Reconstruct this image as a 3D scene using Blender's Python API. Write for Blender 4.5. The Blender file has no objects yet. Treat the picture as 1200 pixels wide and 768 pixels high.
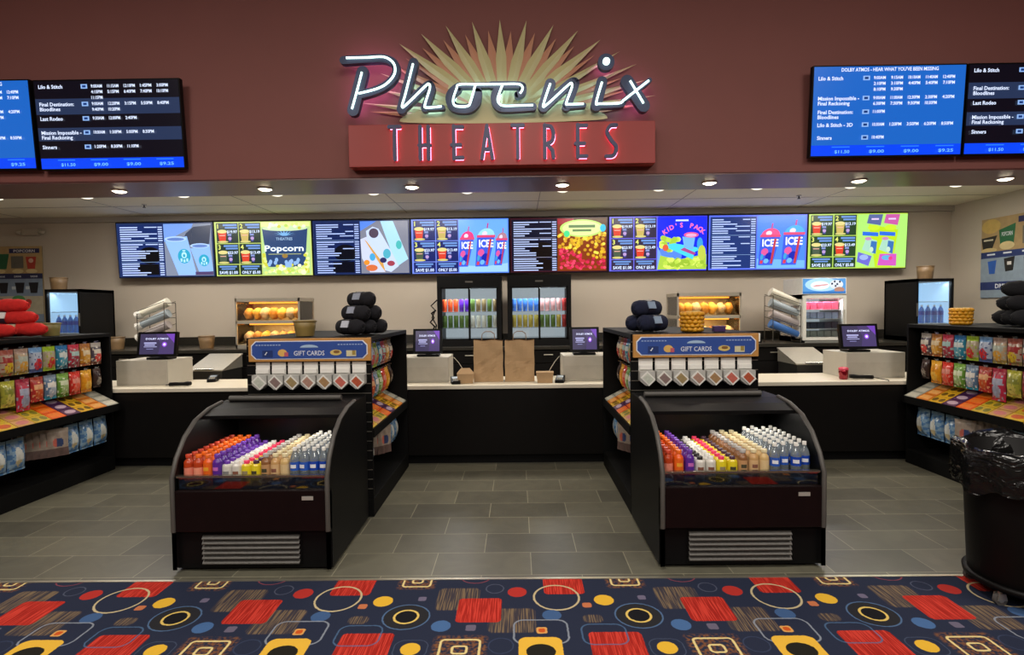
import bpy, bmesh, math, random
from mathutils import Vector, Matrix
random.seed(7)
C = bpy.context.scene.collection
PI = math.pi

# ---------------------------------------------------------------- camera
F = 650.0; CH = 1.62
def _n(v): v = Vector(v); return v.normalized()
_Y = _n((6/F, 23/F, -1)); _X = Vector((1, .0115, 0)); _X.z = (_X.x*_Y.x + _X.y*_Y.y)/-_Y.z; _X.normalize(); _Z = _X.cross(_Y)
MW = Matrix((_X, _Y, _Z))                 # rows: world axes in camera space -> camera-to-world rotation
cam_d = bpy.data.cameras.new('camera'); cam = bpy.data.objects.new('camera', cam_d); C.objects.link(cam)
cam_d.sensor_width = 36; cam_d.lens = 36*F/1200; cam_d.clip_start = .05; cam_d.clip_end = 100
cam.matrix_world = Matrix.Translation((0, 0, CH)) @ MW.to_4x4()
bpy.context.scene.camera = cam
def at(px, py, Y=None, Z=None, X=None):   # a point of the place seen along a line of sight, at a known distance
    d = MW @ Vector(((px-600)/F, (384-py)/F, -1))
    t = Y/d.y if Y is not None else ((Z-CH)/d.z if Z is not None else X/d.x)
    return Vector((0, 0, CH)) + d*t

# ---------------------------------------------------------------- world, exposure, lights
vs = bpy.context.scene.view_settings
vs.view_transform = 'Standard'; vs.look = 'None'; vs.gamma = 1; vs.exposure = 0; vs.use_curve_mapping = False
w = bpy.data.worlds.new('world'); bpy.context.scene.world = w; w.use_nodes = True
w.node_tree.nodes['Background'].inputs[0].default_value = (.03, .028, .026, 1)
w.node_tree.nodes['Background'].inputs[1].default_value = 1
def lamp(name, kind, loc, power, color, size=None, sizey=None, aim=None, spot=None, parent=None, spread=None):
    d = bpy.data.lights.new(name, kind); o = bpy.data.objects.new(name, d); C.objects.link(o)
    d.energy = power; d.color = color; o.location = loc
    if kind == 'AREA':
        d.size = size
        if sizey: d.shape = 'RECTANGLE'; d.size_y = sizey
        if spread: d.spread = spread
    elif size: d.shadow_soft_size = size
    if kind == 'SPOT': d.spot_size = spot or 2.2; d.spot_blend = .8
    if aim is not None: o.rotation_euler = (Vector(aim)-Vector(loc)).to_track_quat('-Z', 'Y').to_euler()
    return o
WARM = (1, .86, .68); NEUT = (1, .93, .84)
# unseen area lamps added high above the carpet for overall ambient light
for lx in (-3.6, 0, 3.6):
    lamp('lobby_fill', 'AREA', (lx, 1.2, 4.9), 105, NEUT, 1.2, 1.2, (lx, 1.4, 0))
    lamp('lobby_fill', 'AREA', (lx, -3.2, 4.9), 90, NEUT, 1.2, 1.2, (lx, -1.4, 0))
# wash over the service area from its ceiling
for lx in (-4.6, -1.5, 1.5, 4.6):
    lamp('service_light', 'AREA', (lx, 6.75, 3.0), 40, NEUT, 1.4, .5, (lx, 7.0, 0))

# ---------------------------------------------------------------- materials
def lin(h):
    if not isinstance(h, str): return tuple(h)
    h = h.lstrip('#'); r = []
    for i in (0, 2, 4):
        v = int(h[i:i+2], 16)/255; r.append(v/12.92 if v <= .04045 else ((v+.055)/1.055)**2.4)
    return tuple(r)
_M = {}
def mat(name, col='#808080', rough=.5, metal=0, emit=None, es=1.0, var=.12, scale=14, bump=0, spec=.5, trans=0, coat=0):
    if name in _M: return _M[name]
    m = bpy.data.materials.new(name); m.use_nodes = True; nt = m.node_tree; b = nt.nodes['Principled BSDF']
    c = lin(col)
    b.inputs['Roughness'].default_value = rough; b.inputs['Metallic'].default_value = metal
    b.inputs['Specular IOR Level'].default_value = spec; b.inputs['Transmission Weight'].default_value = trans
    b.inputs['Coat Weight'].default_value = coat
    if emit is not None:
        b.inputs['Base Color'].default_value = (*[x*.15 for x in c], 1)
        b.inputs['Emission Color'].default_value = (*lin(emit), 1); b.inputs['Emission Strength'].default_value = es
    else:
        tc = nt.nodes.new('ShaderNodeTexCoord'); no = nt.nodes.new('ShaderNodeTexNoise'); no.inputs['Scale'].default_value = scale
        no.inputs['Detail'].default_value = 3
        nt.links.new(tc.outputs['Object'], no.inputs['Vector'])
        mx = nt.nodes.new('ShaderNodeMix'); mx.data_type = 'RGBA'
        mx.inputs[6].default_value = (*[x*(1-var) for x in c], 1); mx.inputs[7].default_value = (*[min(1, x*(1+var)) for x in c], 1)
        nt.links.new(no.outputs['Fac'], mx.inputs[0]); nt.links.new(mx.outputs[2], b.inputs['Base Color'])
        if bump:
            bp = nt.nodes.new('ShaderNodeBump'); bp.inputs['Strength'].default_value = bump; bp.inputs['Distance'].default_value = .01
            nt.links.new(no.outputs['Fac'], bp.inputs['Height']); nt.links.new(bp.outputs[0], b.inputs['Normal'])
    _M[name] = m; return m
def glass(name, tint=(1, 1, 1), opac=.06, rough=.03, body=None, bodyf=0):
    if name in _M: return _M[name]
    m = bpy.data.materials.new(name); m.use_nodes = True; nt = m.node_tree; nt.nodes.clear()
    o = nt.nodes.new('ShaderNodeOutputMaterial'); t = nt.nodes.new('ShaderNodeBsdfTransparent'); t.inputs[0].default_value = (*tint, 1)
    g = nt.nodes.new('ShaderNodeBsdfGlossy'); g.inputs['Roughness'].default_value = rough
    fr = nt.nodes.new('ShaderNodeFresnel'); fr.inputs[0].default_value = 1.45
    ad = nt.nodes.new('ShaderNodeMath'); ad.operation = 'ADD'; ad.inputs[1].default_value = opac; ad.use_clamp = True
    mx = nt.nodes.new('ShaderNodeMixShader'); nt.links.new(fr.outputs[0], ad.inputs[0]); nt.links.new(ad.outputs[0], mx.inputs[0])
    nt.links.new(t.outputs[0], mx.inputs[1]); nt.links.new(g.outputs[0], mx.inputs[2]); last = mx
    if body:
        d = nt.nodes.new('ShaderNodeBsdfDiffuse'); d.inputs[0].default_value = (*lin(body), 1)
        m2 = nt.nodes.new('ShaderNodeMixShader'); m2.inputs[0].default_value = bodyf
        nt.links.new(mx.outputs[0], m2.inputs[1]); nt.links.new(d.outputs[0], m2.inputs[2]); last = m2
    nt.links.new(last.outputs[0], o.inputs[0]); _M[name] = m; return m
def scr(hexc, s=1.0):
    s *= 1.12
    return mat('screen_%s_%.2f' % (hexc.strip('#'), s), hexc, .25, emit=hexc, es=s)

BLACK = mat('black_laminate', '#0f0d0c', .55, var=.2, spec=.14)
BLACK2 = mat('black_plastic', '#0c0c0d', .45, spec=.16)
STEEL = mat('brushed_steel', '#c4beb0', .48, .85, var=.08, scale=40)
CHROME = mat('chrome', '#c8c8c4', .15, 1)
CREAMTOP = mat('cream_worktop', '#ddd6c4', .35, var=.05, scale=60)
WHITE = mat('white_plastic', '#e4e2dc', .4, var=.03)
GREYBOX = mat('grey_enamel', '#b5b0a4', .45, var=.04)
KRAFT = mat('kraft_paper', '#a88a66', .85, var=.12, scale=9, bump=.3)
GLASS = glass('clear_glass')
CLEARP = glass('clear_plastic', (.96, .97, .98), .1, .12, '#dfe6ea', .12)

# ---------------------------------------------------------------- mesh builder
_T = {}
def text_mesh(s, bold):
    k = (s, bold)
    if k not in _T:
        cu = bpy.data.curves.new('t', 'FONT'); cu.body = s; cu.size = 1; cu.resolution_u = 2; cu.offset = bold
        o = bpy.data.objects.new('t', cu); C.objects.link(o)
        dg = bpy.context.evaluated_depsgraph_get(); me = bpy.data.meshes.new_from_object(o.evaluated_get(dg))
        vs_ = [(v.co.x, v.co.y) for v in me.vertices]; fs = [tuple(p.vertices) for p in me.polygons]
        bpy.data.objects.remove(o); bpy.data.curves.remove(cu); bpy.data.meshes.remove(me); _T[k] = (vs_, fs)
    return _T[k]
class MB:
    def __init__(s): s.v = []; s.f = []; s.m = []; s.mats = []; s.sm = []; s.X = None
    def mi(s, m):
        if m not in s.mats: s.mats.append(m)
        return s.mats.index(m)
    def add(s, vs_, fs, m, smooth=False):
        b = len(s.v); i = s.mi(m)
        s.v += [Vector(x) for x in vs_]
        for f in fs: s.f.append([b+q for q in f]); s.m.append(i); s.sm.append(smooth)
        return s
    def box(s, x0, x1, y0, y1, z0, z1, m, bev=0):
        if x0 > x1: x0, x1 = x1, x0
        if y0 > y1: y0, y1 = y1, y0
        if z0 > z1: z0, z1 = z1, z0
        if bev <= 0:
            vs_ = [(x0,y0,z0),(x1,y0,z0),(x1,y1,z0),(x0,y1,z0),(x0,y0,z1),(x1,y0,z1),(x1,y1,z1),(x0,y1,z1)]
            return s.add(vs_, [(0,3,2,1),(4,5,6,7),(0,1,5,4),(1,2,6,5),(2,3,7,6),(3,0,4,7)], m)
        bm = bmesh.new(); bmesh.ops.create_cube(bm, size=1)
        for v in bm.verts: v.co = Vector(((x0+x1)/2+v.co.x*(x1-x0), (y0+y1)/2+v.co.y*(y1-y0), (z0+z1)/2+v.co.z*(z1-z0)))
        bmesh.ops.bevel(bm, geom=bm.edges[:], offset=bev, segments=2, affect='EDGES', profile=.6)
        bm.verts.index_update(); s.add([v.co.copy() for v in bm.verts], [[v.index for v in f.verts] for f in bm.faces], m, False); bm.free(); return s
    def obox(s, c, u, v, w_, m):                     # oriented box: centre and three half vectors
        c, u, v, w_ = map(Vector, (c, u, v, w_)); vs_ = []
        for k in (-1, 1):
            for a, b in ((-1,-1),(1,-1),(1,1),(-1,1)): vs_.append(c+u*a+v*b+w_*k)
        return s.add(vs_, [(0,3,2,1),(4,5,6,7),(0,1,5,4),(1,2,6,5),(2,3,7,6),(3,0,4,7)], m)
    def prism(s, poly, axis, d0, d1, m, smooth=False):   # poly in the two other axes, extruded along axis
        def P(a, b, d): return {'x': (d, a, b), 'y': (a, d, b), 'z': (a, b, d)}[axis]
        n = len(poly); vs_ = [P(a, b, d0) for a, b in poly]+[P(a, b, d1) for a, b in poly]
        fs = [tuple(range(n))[::-1], tuple(range(n, 2*n))]
        s.add(vs_, fs, m); b = len(s.v)-2*n; i = s.mi(m)
        for k in range(n): s.f.append([b+k, b+(k+1) % n, b+n+(k+1) % n, b+n+k]); s.m.append(i); s.sm.append(smooth)
        return s
    def cyl(s, p0, p1, r0, m, r1=None, seg=16, caps=True):
        p0 = Vector(p0); p1 = Vector(p1); r1 = r0 if r1 is None else r1; d = (p1-p0).normalized()
        a = d.orthogonal().normalized(); b = d.cross(a); vs_ = []
        for p, r in ((p0, r0), (p1, r1)):
            for k in range(seg): t = 2*PI*k/seg; vs_.append(p+(a*math.cos(t)+b*math.sin(t))*r)
        s.add(vs_, [(k, (k+1) % seg, seg+(k+1) % seg, seg+k) for k in range(seg)], m, True)
        if caps: s.add(vs_, [tuple(range(seg))[::-1], tuple(range(seg, 2*seg))], m)
        return s
    def lathe(s, prof, m, c=(0, 0, 0), seg=20, smooth=True, sx=1, sy=1):
        vs_ = []; n = len(prof)
        for r, z in prof:
            for k in range(seg): t = 2*PI*k/seg; vs_.append((c[0]+r*math.cos(t)*sx, c[1]+r*math.sin(t)*sy, c[2]+z))
        fs = []
        for j in range(n-1):
            for k in range(seg): fs.append((j*seg+k, j*seg+(k+1) % seg, (j+1)*seg+(k+1) % seg, (j+1)*seg+k))
        s.add(vs_, fs, m, smooth)
        if prof[0][0] > 1e-5: s.add([vs_[k] for k in range(seg)], [tuple(range(seg))[::-1]], m)
        if prof[-1][0] > 1e-5: s.add([vs_[(n-1)*seg+k] for k in range(seg)], [tuple(range(seg))], m)
        return s
    def tube(s, pts, r, m, seg=8, caps=True):
        pts = [Vector(p) for p in pts]; vs_ = []; up = None
        for i, p in enumerate(pts):
            d = ((pts[i+1] if i < len(pts)-1 else p)-(pts[i-1] if i > 0 else p)).normalized()
            if up is None: up = d.orthogonal().normalized()
            a = (up-d*up.dot(d)); a = a.normalized() if a.length > 1e-6 else d.orthogonal().normalized(); up = a; b = d.cross(a)
            rr = r[i] if isinstance(r, (list, tuple)) else r
            for k in range(seg): t = 2*PI*k/seg; vs_.append(p+(a*math.cos(t)+b*math.sin(t))*rr)
        n = len(pts); fs = [(j*seg+k, j*seg+(k+1) % seg, (j+1)*seg+(k+1) % seg, (j+1)*seg+k) for j in range(n-1) for k in range(seg)]
        s.add(vs_, fs, m, True)
        if caps: s.add(vs_[:seg], [tuple(range(seg))[::-1]], m); s.add(vs_[-seg:], [tuple(range(seg))], m)
        return s
    def poly(s, pts, m): return s.add(pts, [tuple(range(len(pts)))], m)
    def text(s, txt, o, u, v, h, m, width=None, align='l', bold=.012):
        vs_, fs = text_mesh(txt, bold)
        if not vs_: return s
        x0 = min(p[0] for p in vs_); x1 = max(p[0] for p in vs_); sc = h/.72; sx = sc if width is None else width/(x1-x0)
        ox = -x0*sx - (0 if align == 'l' else (x1-x0)*sx*(.5 if align == 'c' else 1))
        o, u, v = Vector(o), Vector(u), Vector(v)
        return s.add([o+u*(ox+p[0]*sx)+v*(p[1]*sc) for p in vs_], fs, m)
    def build(s, name, parent=None, world=True):
        me = bpy.data.meshes.new(name); off = Vector((0, 0, 0))
        if parent is not None and world:
            q = parent
            while q is not None: off += q.location; q = q.parent
        me.from_pydata([tuple(v-off) for v in s.v], [], s.f)
        for m in s.mats: me.materials.append(m)
        me.polygons.foreach_set('material_index', s.m); me.polygons.foreach_set('use_smooth', s.sm); me.update()
        o = bpy.data.objects.new(name, me); C.objects.link(o)
        if parent is not None: o.parent = parent
        return o
def thing(name, label, cat, loc=(0, 0, 0), rotz=0, group=None):
    o = bpy.data.objects.new(name, None); C.objects.link(o); o.empty_display_size = .05
    o.location = loc; o.rotation_euler = (0, 0, rotz); tag(o, label, cat, group); return o
def tag(o, label, cat, group=None, kind=None):
    o['label'] = label; o['category'] = cat
    if group: o['group'] = group
    if kind: o['kind'] = kind
    return o
def struct(name, mb):
    o = mb.build(name); o['kind'] = 'structure'; return o
def dup(root, loc, rot=None, label=None, group=None, kids=None, scale=None):
    kids = children_of(root) if kids is None else kids
    r = root.copy(); C.objects.link(r); r.location = loc
    if rot is not None: r.rotation_euler = rot if isinstance(rot, (tuple, list)) else (0, 0, rot)
    if scale: r.scale = scale
    if label: r['label'] = label
    if group: r['group'] = group
    for ch, sub in kids:
        c = ch.copy(); C.objects.link(c); c.parent = r
        for g in sub: d = g.copy(); C.objects.link(d); d.parent = c
    return r
def children_of(root):
    return [(ch, [g for g in bpy.data.objects if g.parent == ch]) for ch in bpy.data.objects if ch.parent == root]
class Placer:                                        # the first use moves the prototype itself, later ones copy it
    def __init__(s, root): s.root = root; s.kids = children_of(root); s.used = False
    def put(s, loc, rot, label, group=None, scale=None):
        if not s.used:
            s.used = True; r = s.root; r.location = loc
            if rot is not None: r.rotation_euler = rot if isinstance(rot, (tuple, list)) else (0, 0, rot)
            r['label'] = label
            if group: r['group'] = group
            if scale: r.scale = scale
            return r
        return dup(s.root, loc, rot, label, group, s.kids, scale)
ORD = ['first', 'second', 'third', 'fourth', 'fifth', 'sixth', 'seventh', 'eighth', 'ninth', 'tenth', 'eleventh', 'twelfth', 'thirteenth', 'fourteenth', 'fifteenth']

# ---------------------------------------------------------------- node helper for the patterned floors
class NX:
    def __init__(s, nt, sock): s.nt = nt; s.s = sock
    def op(s, o, b=None, c=None, clamp=False):
        n = s.nt.nodes.new('ShaderNodeMath'); n.operation = o; n.use_clamp = clamp
        s.nt.links.new(s.s, n.inputs[0])
        for i, q in ((1, b), (2, c)):
            if q is None: continue
            if isinstance(q, NX): s.nt.links.new(q.s, n.inputs[i])
            else: n.inputs[i].default_value = q
        return NX(s.nt, n.outputs[0])
    def __add__(s, b): return s.op('ADD', b)
    def __sub__(s, b): return s.op('SUBTRACT', b)
    def __mul__(s, b): return s.op('MULTIPLY', b)
    def abs(s): return s.op('ABSOLUTE')
def floor_material():
    m = bpy.data.materials.new('slate_tile'); m.use_nodes = True; nt = m.node_tree; b = nt.nodes['Principled BSDF']
    tc = nt.nodes.new('ShaderNodeTexCoord'); mp = nt.nodes.new('ShaderNodeMapping')
    mp.inputs['Location'].default_value = (-.375+.305, -3.62+.31*20, 0); nt.links.new(tc.outputs['Object'], mp.inputs[0])
    br = nt.nodes.new('ShaderNodeTexBrick'); br.offset = .5; br.inputs['Scale'].default_value = 1
    br.inputs['Brick Width'].default_value = .61; br.inputs['Row Height'].default_value = .31; br.inputs['Mortar Size'].default_value = .003
    br.inputs['Mortar Smooth'].default_value = .4; br.inputs['Bias'].default_value = 0
    br.inputs['Color1'].default_value = (*lin('#57554a'), 1); br.inputs['Color2'].default_value = (*lin('#6f6c5c'), 1)
    br.inputs['Mortar'].default_value = (*lin('#a09b84'), 1); nt.links.new(mp.outputs[0], br.inputs[0])
    no = nt.nodes.new('ShaderNodeTexNoise'); no.inputs['Scale'].default_value = 5; no.inputs['Detail'].default_value = 7; no.inputs['Distortion'].default_value = 1.2
    nt.links.new(tc.outputs['Object'], no.inputs[0])
    mx = nt.nodes.new('ShaderNodeMix'); mx.data_type = 'RGBA'; mx.blend_type = 'MULTIPLY'; mx.inputs[0].default_value = .55
    rp = nt.nodes.new('ShaderNodeValToRGB'); rp.color_ramp.elements[0].position = .3; rp.color_ramp.elements[0].color = (.62, .62, .64, 1)
    rp.color_ramp.elements[1].position = .75; rp.color_ramp.elements[1].color = (1.0, 1.0, .98, 1)
    nt.links.new(no.outputs['Fac'], rp.inputs[0]); nt.links.new(br.outputs['Color'], mx.inputs[6]); nt.links.new(rp.outputs[0], mx.inputs[7])
    nt.links.new(mx.outputs[2], b.inputs['Base Color'])
    b.inputs['Roughness'].default_value = .36
    bp = nt.nodes.new('ShaderNodeBump'); bp.inputs['Strength'].default_value = .25; bp.inputs['Distance'].default_value = .006
    nt.links.new(no.outputs['Fac'], bp.inputs['Height']); nt.links.new(bp.outputs[0], b.inputs['Normal'])
    return m
def carpet_material():
    m = bpy.data.materials.new('carpet_pattern'); m.use_nodes = True; nt = m.node_tree; b = nt.nodes['Principled BSDF']
    b.inputs['Roughness'].default_value = .95; b.inputs['Specular IOR Level'].default_value = .1
    tc = nt.nodes.new('ShaderNodeTexCoord'); sp = nt.nodes.new('ShaderNodeSeparateXYZ'); nt.links.new(tc.outputs['Object'], sp.inputs[0])
    nz = nt.nodes.new('ShaderNodeTexNoise'); nz.inputs['Scale'].default_value = 60; nz.inputs['Detail'].default_value = 2; nt.links.new(tc.outputs['Object'], nz.inputs[0])
    wob = (NX(nt, nz.outputs['Fac'])-.5)*.006
    x = NX(nt, sp.outputs[0])+wob; y = NX(nt, sp.outputs[1])+wob
    # fine streaks running along the depth of the carpet, used inside the hatched squares
    ms = nt.nodes.new('ShaderNodeMapping'); ms.inputs['Scale'].default_value = (150, 5, 1); nt.links.new(tc.outputs['Object'], ms.inputs[0])
    ns = nt.nodes.new('ShaderNodeTexNoise'); ns.inputs['Scale'].default_value = 1; ns.inputs['Detail'].default_value = 1; nt.links.new(ms.outputs[0], ns.inputs[0])
    streak = (NX(nt, ns.outputs['Fac'])-.47).op('MULTIPLY', 9, clamp=True)
    speck = (NX(nt, nz.outputs['Fac'])-.42).op('MULTIPLY', 5, clamp=True)
    PX = 1.22; PY = 1.22
    cur = nt.nodes.new('ShaderNodeRGB'); cur.outputs[0].default_value = (*lin('#2a3044'), 1); cur = cur.outputs[0]
    def over(mask, col):
        nonlocal cur
        mx = nt.nodes.new('ShaderNodeMix'); mx.data_type = 'RGBA'; nt.links.new(mask.s, mx.inputs[0]); nt.links.new(cur, mx.inputs[6])
        mx.inputs[7].default_value = (*lin(col), 1); cur = mx.outputs[2]
    def loc(px, py):
        p = at(px, py, Z=0); k = CH/(py-361+(px-600)*.0115)
        dx = ((x-p.x).op('WRAP', PX/2, -PX/2)); dy = ((y-p.y).op('WRAP', PY/2, -PY/2)); return dx, dy, k
    def inside(d, r, soft=.0035): return (((d*-1)+r)*(1/soft)).op('ADD', .5, clamp=True)
    def ring(d, r, t): return inside((d-r).abs(), t)
    def circ(dx, dy, asp=1.0): return ((dx*dx)+(dy*dy)*(1/asp**2)).op('SQRT')
    def rbox(dx, dy, hw, hh, r):
        a = (dx.abs()-(hw-r)).op('MAXIMUM', 0); c = (dy.abs()-(hh-r)).op('MAXIMUM', 0)
        return ((a*a)+(c*c)).op('SQRT')-r
    def hatch(px, py, w_, h_=None):
        dx, dy, k = loc(px, py); d = rbox(dx, dy, w_, h_ or w_, .03); over(inside(d, 0, .012)*.35, '#5c4c40'); over(inside(d, 0, .012)*streak*.7, '#8d7658')
    def red(px, py, w_, h_=None):
        dx, dy, k = loc(px, py); d = rbox(dx, dy, w_, h_ or w_, .025); mk = inside(d, 0)
        over(mk, '#a5271f'); over(mk*streak*.75, '#e0483a')
    def dot(px, py, r, col, asp=1):
        dx, dy, k = loc(px, py); over(inside(circ(dx, dy, asp), r), col)
    def oring(px, py, r, t, col, asp=1, a=1):
        dx, dy, k = loc(px, py); over(ring(circ(dx, dy, asp), r, t)*a, col)
    def sq(px, py, r, col, a=1):
        dx, dy, k = loc(px, py); over(inside(rbox(dx, dy, r, r, .012), 0)*a, col)
    def rrect(px, py, w_, h_, t, col, a=1):
        dx, dy, k = loc(px, py); over(ring(rbox(dx, dy, w_, h_, .05), 0, t)*a, col)
    def conc(px, py, w_):
        dx, dy, k = loc(px, py); over(inside(rbox(dx, dy, w_*1.35, w_*1.2, .02), 0, .02)*speck, '#7d5238')
        over(ring(rbox(dx, dy, w_, w_*.85, .02), 0, .006), '#e6cf8e'); over(ring(rbox(dx, dy, w_*.36, w_*.3, .015), 0, .006), '#e6cf8e')
    hatch(537, 703, .115); hatch(600, 728, .12, .11)
    hatch(420, 728, .05, .035)
    red(660, 687, .115, .1); red(561.7, 716, .118); red(725, 760, .13, .125)
    oring(652, 701, .125, .0055, '#c9b890', 1.05)
    conc(490, 682, .08); conc(538, 763, .095)
    oring(558, 678, .085, .004, '#9a4a55', .8, .8); oring(580, 691, .05, .003, '#5e6378', 1, .7)
    dot(606, 695, .054, '#b8352f'); dot(449, 706, .054, '#eab83a'); dot(516.7, 735, .05, '#4a6c9c')
    dot(646.7, 722, .05, '#43608c'); sq(495, 703, .022, '#6f6880'); sq(425, 712, .024, '#c8764e'); sq(551.7, 737, .026, '#6b6478')
    dot(476, 724, .118, '#2c2c30'); oring(476, 724, .122, .004, '#5a78a0', .95, .8); dot(476, 724, .062, '#1c1c20'); oring(476, 724, .062, .006, '#e6c56a')
    rrect(420, 746, .11, .085, .004, '#4f6c90', .8)
    rrect(634, 741, .135, .1, .0045, '#8e95a2', .9)
    dx, dy, k = loc(634, 765); over(inside(rbox(dx, dy, .105, .115, .04), 0), '#eebb42'); over(inside(circ(dx, dy, .85), .07), '#26241f')
    sq(635, 740, .027, '#e0a45a'); sq(635, 740, .017, '#cf5a24')
    dot(480.7, 762, .048, '#eab83a'); rrect(480.7, 762, .08, .07, .002, '#56627c', .6); oring(587, 758, .06, .003, '#3f4a66', 1, .7)
    mx = nt.nodes.new('ShaderNodeMix'); mx.data_type = 'RGBA'; mx.blend_type = 'MULTIPLY'; mx.inputs[0].default_value = .35
    n2 = nt.nodes.new('ShaderNodeTexNoise'); n2.inputs['Scale'].default_value = 260; nt.links.new(tc.outputs['Object'], n2.inputs[0])
    nt.links.new(cur, mx.inputs[6]); nt.links.new(n2.outputs['Color'], mx.inputs[7])
    g = nt.nodes.new('ShaderNodeMix'); g.data_type = 'RGBA'; g.inputs[0].default_value = .25; nt.links.new(cur, g.inputs[6]); nt.links.new(mx.outputs[2], g.inputs[7])
    nt.links.new(g.outputs[2], b.inputs['Base Color'])
    bp = nt.nodes.new('ShaderNodeBump'); bp.inputs['Strength'].default_value = .5; bp.inputs['Distance'].default_value = .003
    nt.links.new(n2.outputs['Fac'], bp.inputs['Height']); nt.links.new(bp.outputs[0], b.inputs['Normal'])
    return m

# ---------------------------------------------------------------- the room
CREAMW = mat('cream_wall', '#beb3a4', .85, var=.03, scale=2)
REDW = mat('maroon_wall', '#84504a', .75, var=.05, scale=3)
SOFF = mat('maroon_soffit_gloss', '#6b4340', .34, var=.05, scale=3, spec=.6)
CEIL = mat('cream_ceiling', '#efe8d4', .8, var=.02, scale=2)
GREYH = mat('grey_band', '#a8a096', .8, var=.03)
FL = floor_material()
f_ = struct('floor', MB().box(-9, 9, 3.262, 8.4, -.1, 0, FL))
f_ = struct('floor_carpet', MB().box(-9, 9, -7, 3.25, -.1, .004, carpet_material()))
struct('trim_1', MB().box(-9, 9, 3.245, 3.265, -.05, .008, mat('metal_edge_strip', '#c9c2ae', .3, .8)))
struct('wall_back', MB().box(-9, 6.5, 8.25, 8.4, 0, 3.3, CREAMW))
struct('wall_right', MB().box(6.385, 6.5, 5.35, 8.25, 0, 3.3, CREAMW))
struct('wall_left', MB().box(-9.1, -9, -7, 8.4, 0, 5.3, CREAMW))
struct('wall_front', MB().box(-9, 9, 5.2, 5.33, 2.845, 5.3, REDW))
sf = MB(); sf.box(-9, 9, 5.2, 5.86, 2.835, 2.85, SOFF); sf.box(-9, 9, 5.84, 5.86, 2.85, 3.06, CEIL); struct('ceiling_soffit', sf)
struct('ceiling', MB().box(-9, 6.5, 5.86, 8.25, 3.04, 3.12, CEIL))
cv = MB(); cv.box(-9, 6.385, 8.19, 8.25, 2.96, 3.04, GREYH); struct('trim_2', cv)
gl = MB()
for gx in (-7.3, -5.4, -3.5, -1.6, .3, 2.2, 4.1): gl.box(gx-.004, gx+.004, 5.9, 8.18, 3.036, 3.041, GREYH)
gl.box(-9, 6.38, 7.42, 7.43, 3.036, 3.041, GREYH); struct('trim_3', gl)
struct('ceiling_lobby', MB().box(-9, 9, -7, 5.3, 5.3, 5.4, mat('lobby_ceiling', '#6a5f58', .9)))
struct('wall_lobby_rear', MB().box(-9, 9, -7.1, -7, 0, 5.3, mat('lobby_wall', '#6d4038', .85)))
struct('wall_lobby_right', MB().box(9, 9.1, -7, 5.3, 0, 5.3, mat('lobby_wall', '#6d4038', .85)))

# recessed lights
GLOW = mat('light_lens', '#fff0d0', .4, emit='#ffeccb', es=9)
GLOW2 = mat('light_lens_dim', '#fff0d0', .4, emit='#f4ead6', es=1.6)
def recessed(name, label, x, y, z, r, gm, power, group, spot=2.3, col=WARM):
    t = thing(name, label, 'ceiling light', (x, y, z), 0, group)
    tr = MB(); tr.lathe([(r*1.18, -.001), (r*1.2, -.007), (r*1.02, -.012), (r, -.004)], WHITE, (x, y, z), 28); tr.build('trim_ring', t)
    ln = MB(); ln.lathe([(r, -.010), (r*.6, -.022), (0, -.026)], gm, (x, y, z), 24); ln.build('lens', t)
    l = lamp('bulb', 'SPOT', (0, 0, -.05), power, col, .05, None, (0, 0, -5), spot); l.parent = t
    l.rotation_euler = (0, 0, 0)
    return t
for i, (px, py) in enumerate([(-45, 224), (131, 221), (306, 219), (482, 218), (659, 216), (836, 211), (1016, 208), (1190, 206)]):
    p = at(px, py, Z=2.833)
    recessed('soffit_downlight', 'bright recessed downlight in the maroon soffit, %s from the left of its row' % ORD[i], p.x, 5.53, 2.835, .062, GLOW, 26, 'downlights in the maroon soffit')
LX = [at(px, py, Y=7.1).x for px, py in [(23, 244), (124, 242), (232, 240), (337, 240), (445, 238), (550, 236), (657, 235), (765, 233), (875, 232), (980, 229), (1098, 226)]]
for i, x in enumerate(LX):
    recessed('service_downlight', 'dim recessed downlight in the cream ceiling behind the soffit, %s from the left' % ORD[i], x, 6.78, 3.04, .07, GLOW2, 9, 'downlights in the cream ceiling', 2.6)
for px, py, lb in [(200, 249, 'left'), (941, 228, 'right')]:
    p = at(px, py, Z=3.03); t = thing('sprinkler_head', 'small dark sprinkler head hanging from the cream ceiling on the %s' % lb, 'sprinkler', (p.x, 7.3, 3.04))
    MB().cyl((p.x, 7.3, 3.04), (p.x, 7.3, 3.03), .03, GREYBOX).build('escutcheon', t)
    s_ = MB(); s_.cyl((p.x, 7.3, 3.03), (p.x, 7.3, 3.0), .008, BLACK2, seg=8); s_.cyl((p.x, 7.3, 3.0), (p.x, 7.3, 2.995), .02, BLACK2, seg=12); s_.build('nozzle', t)

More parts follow.
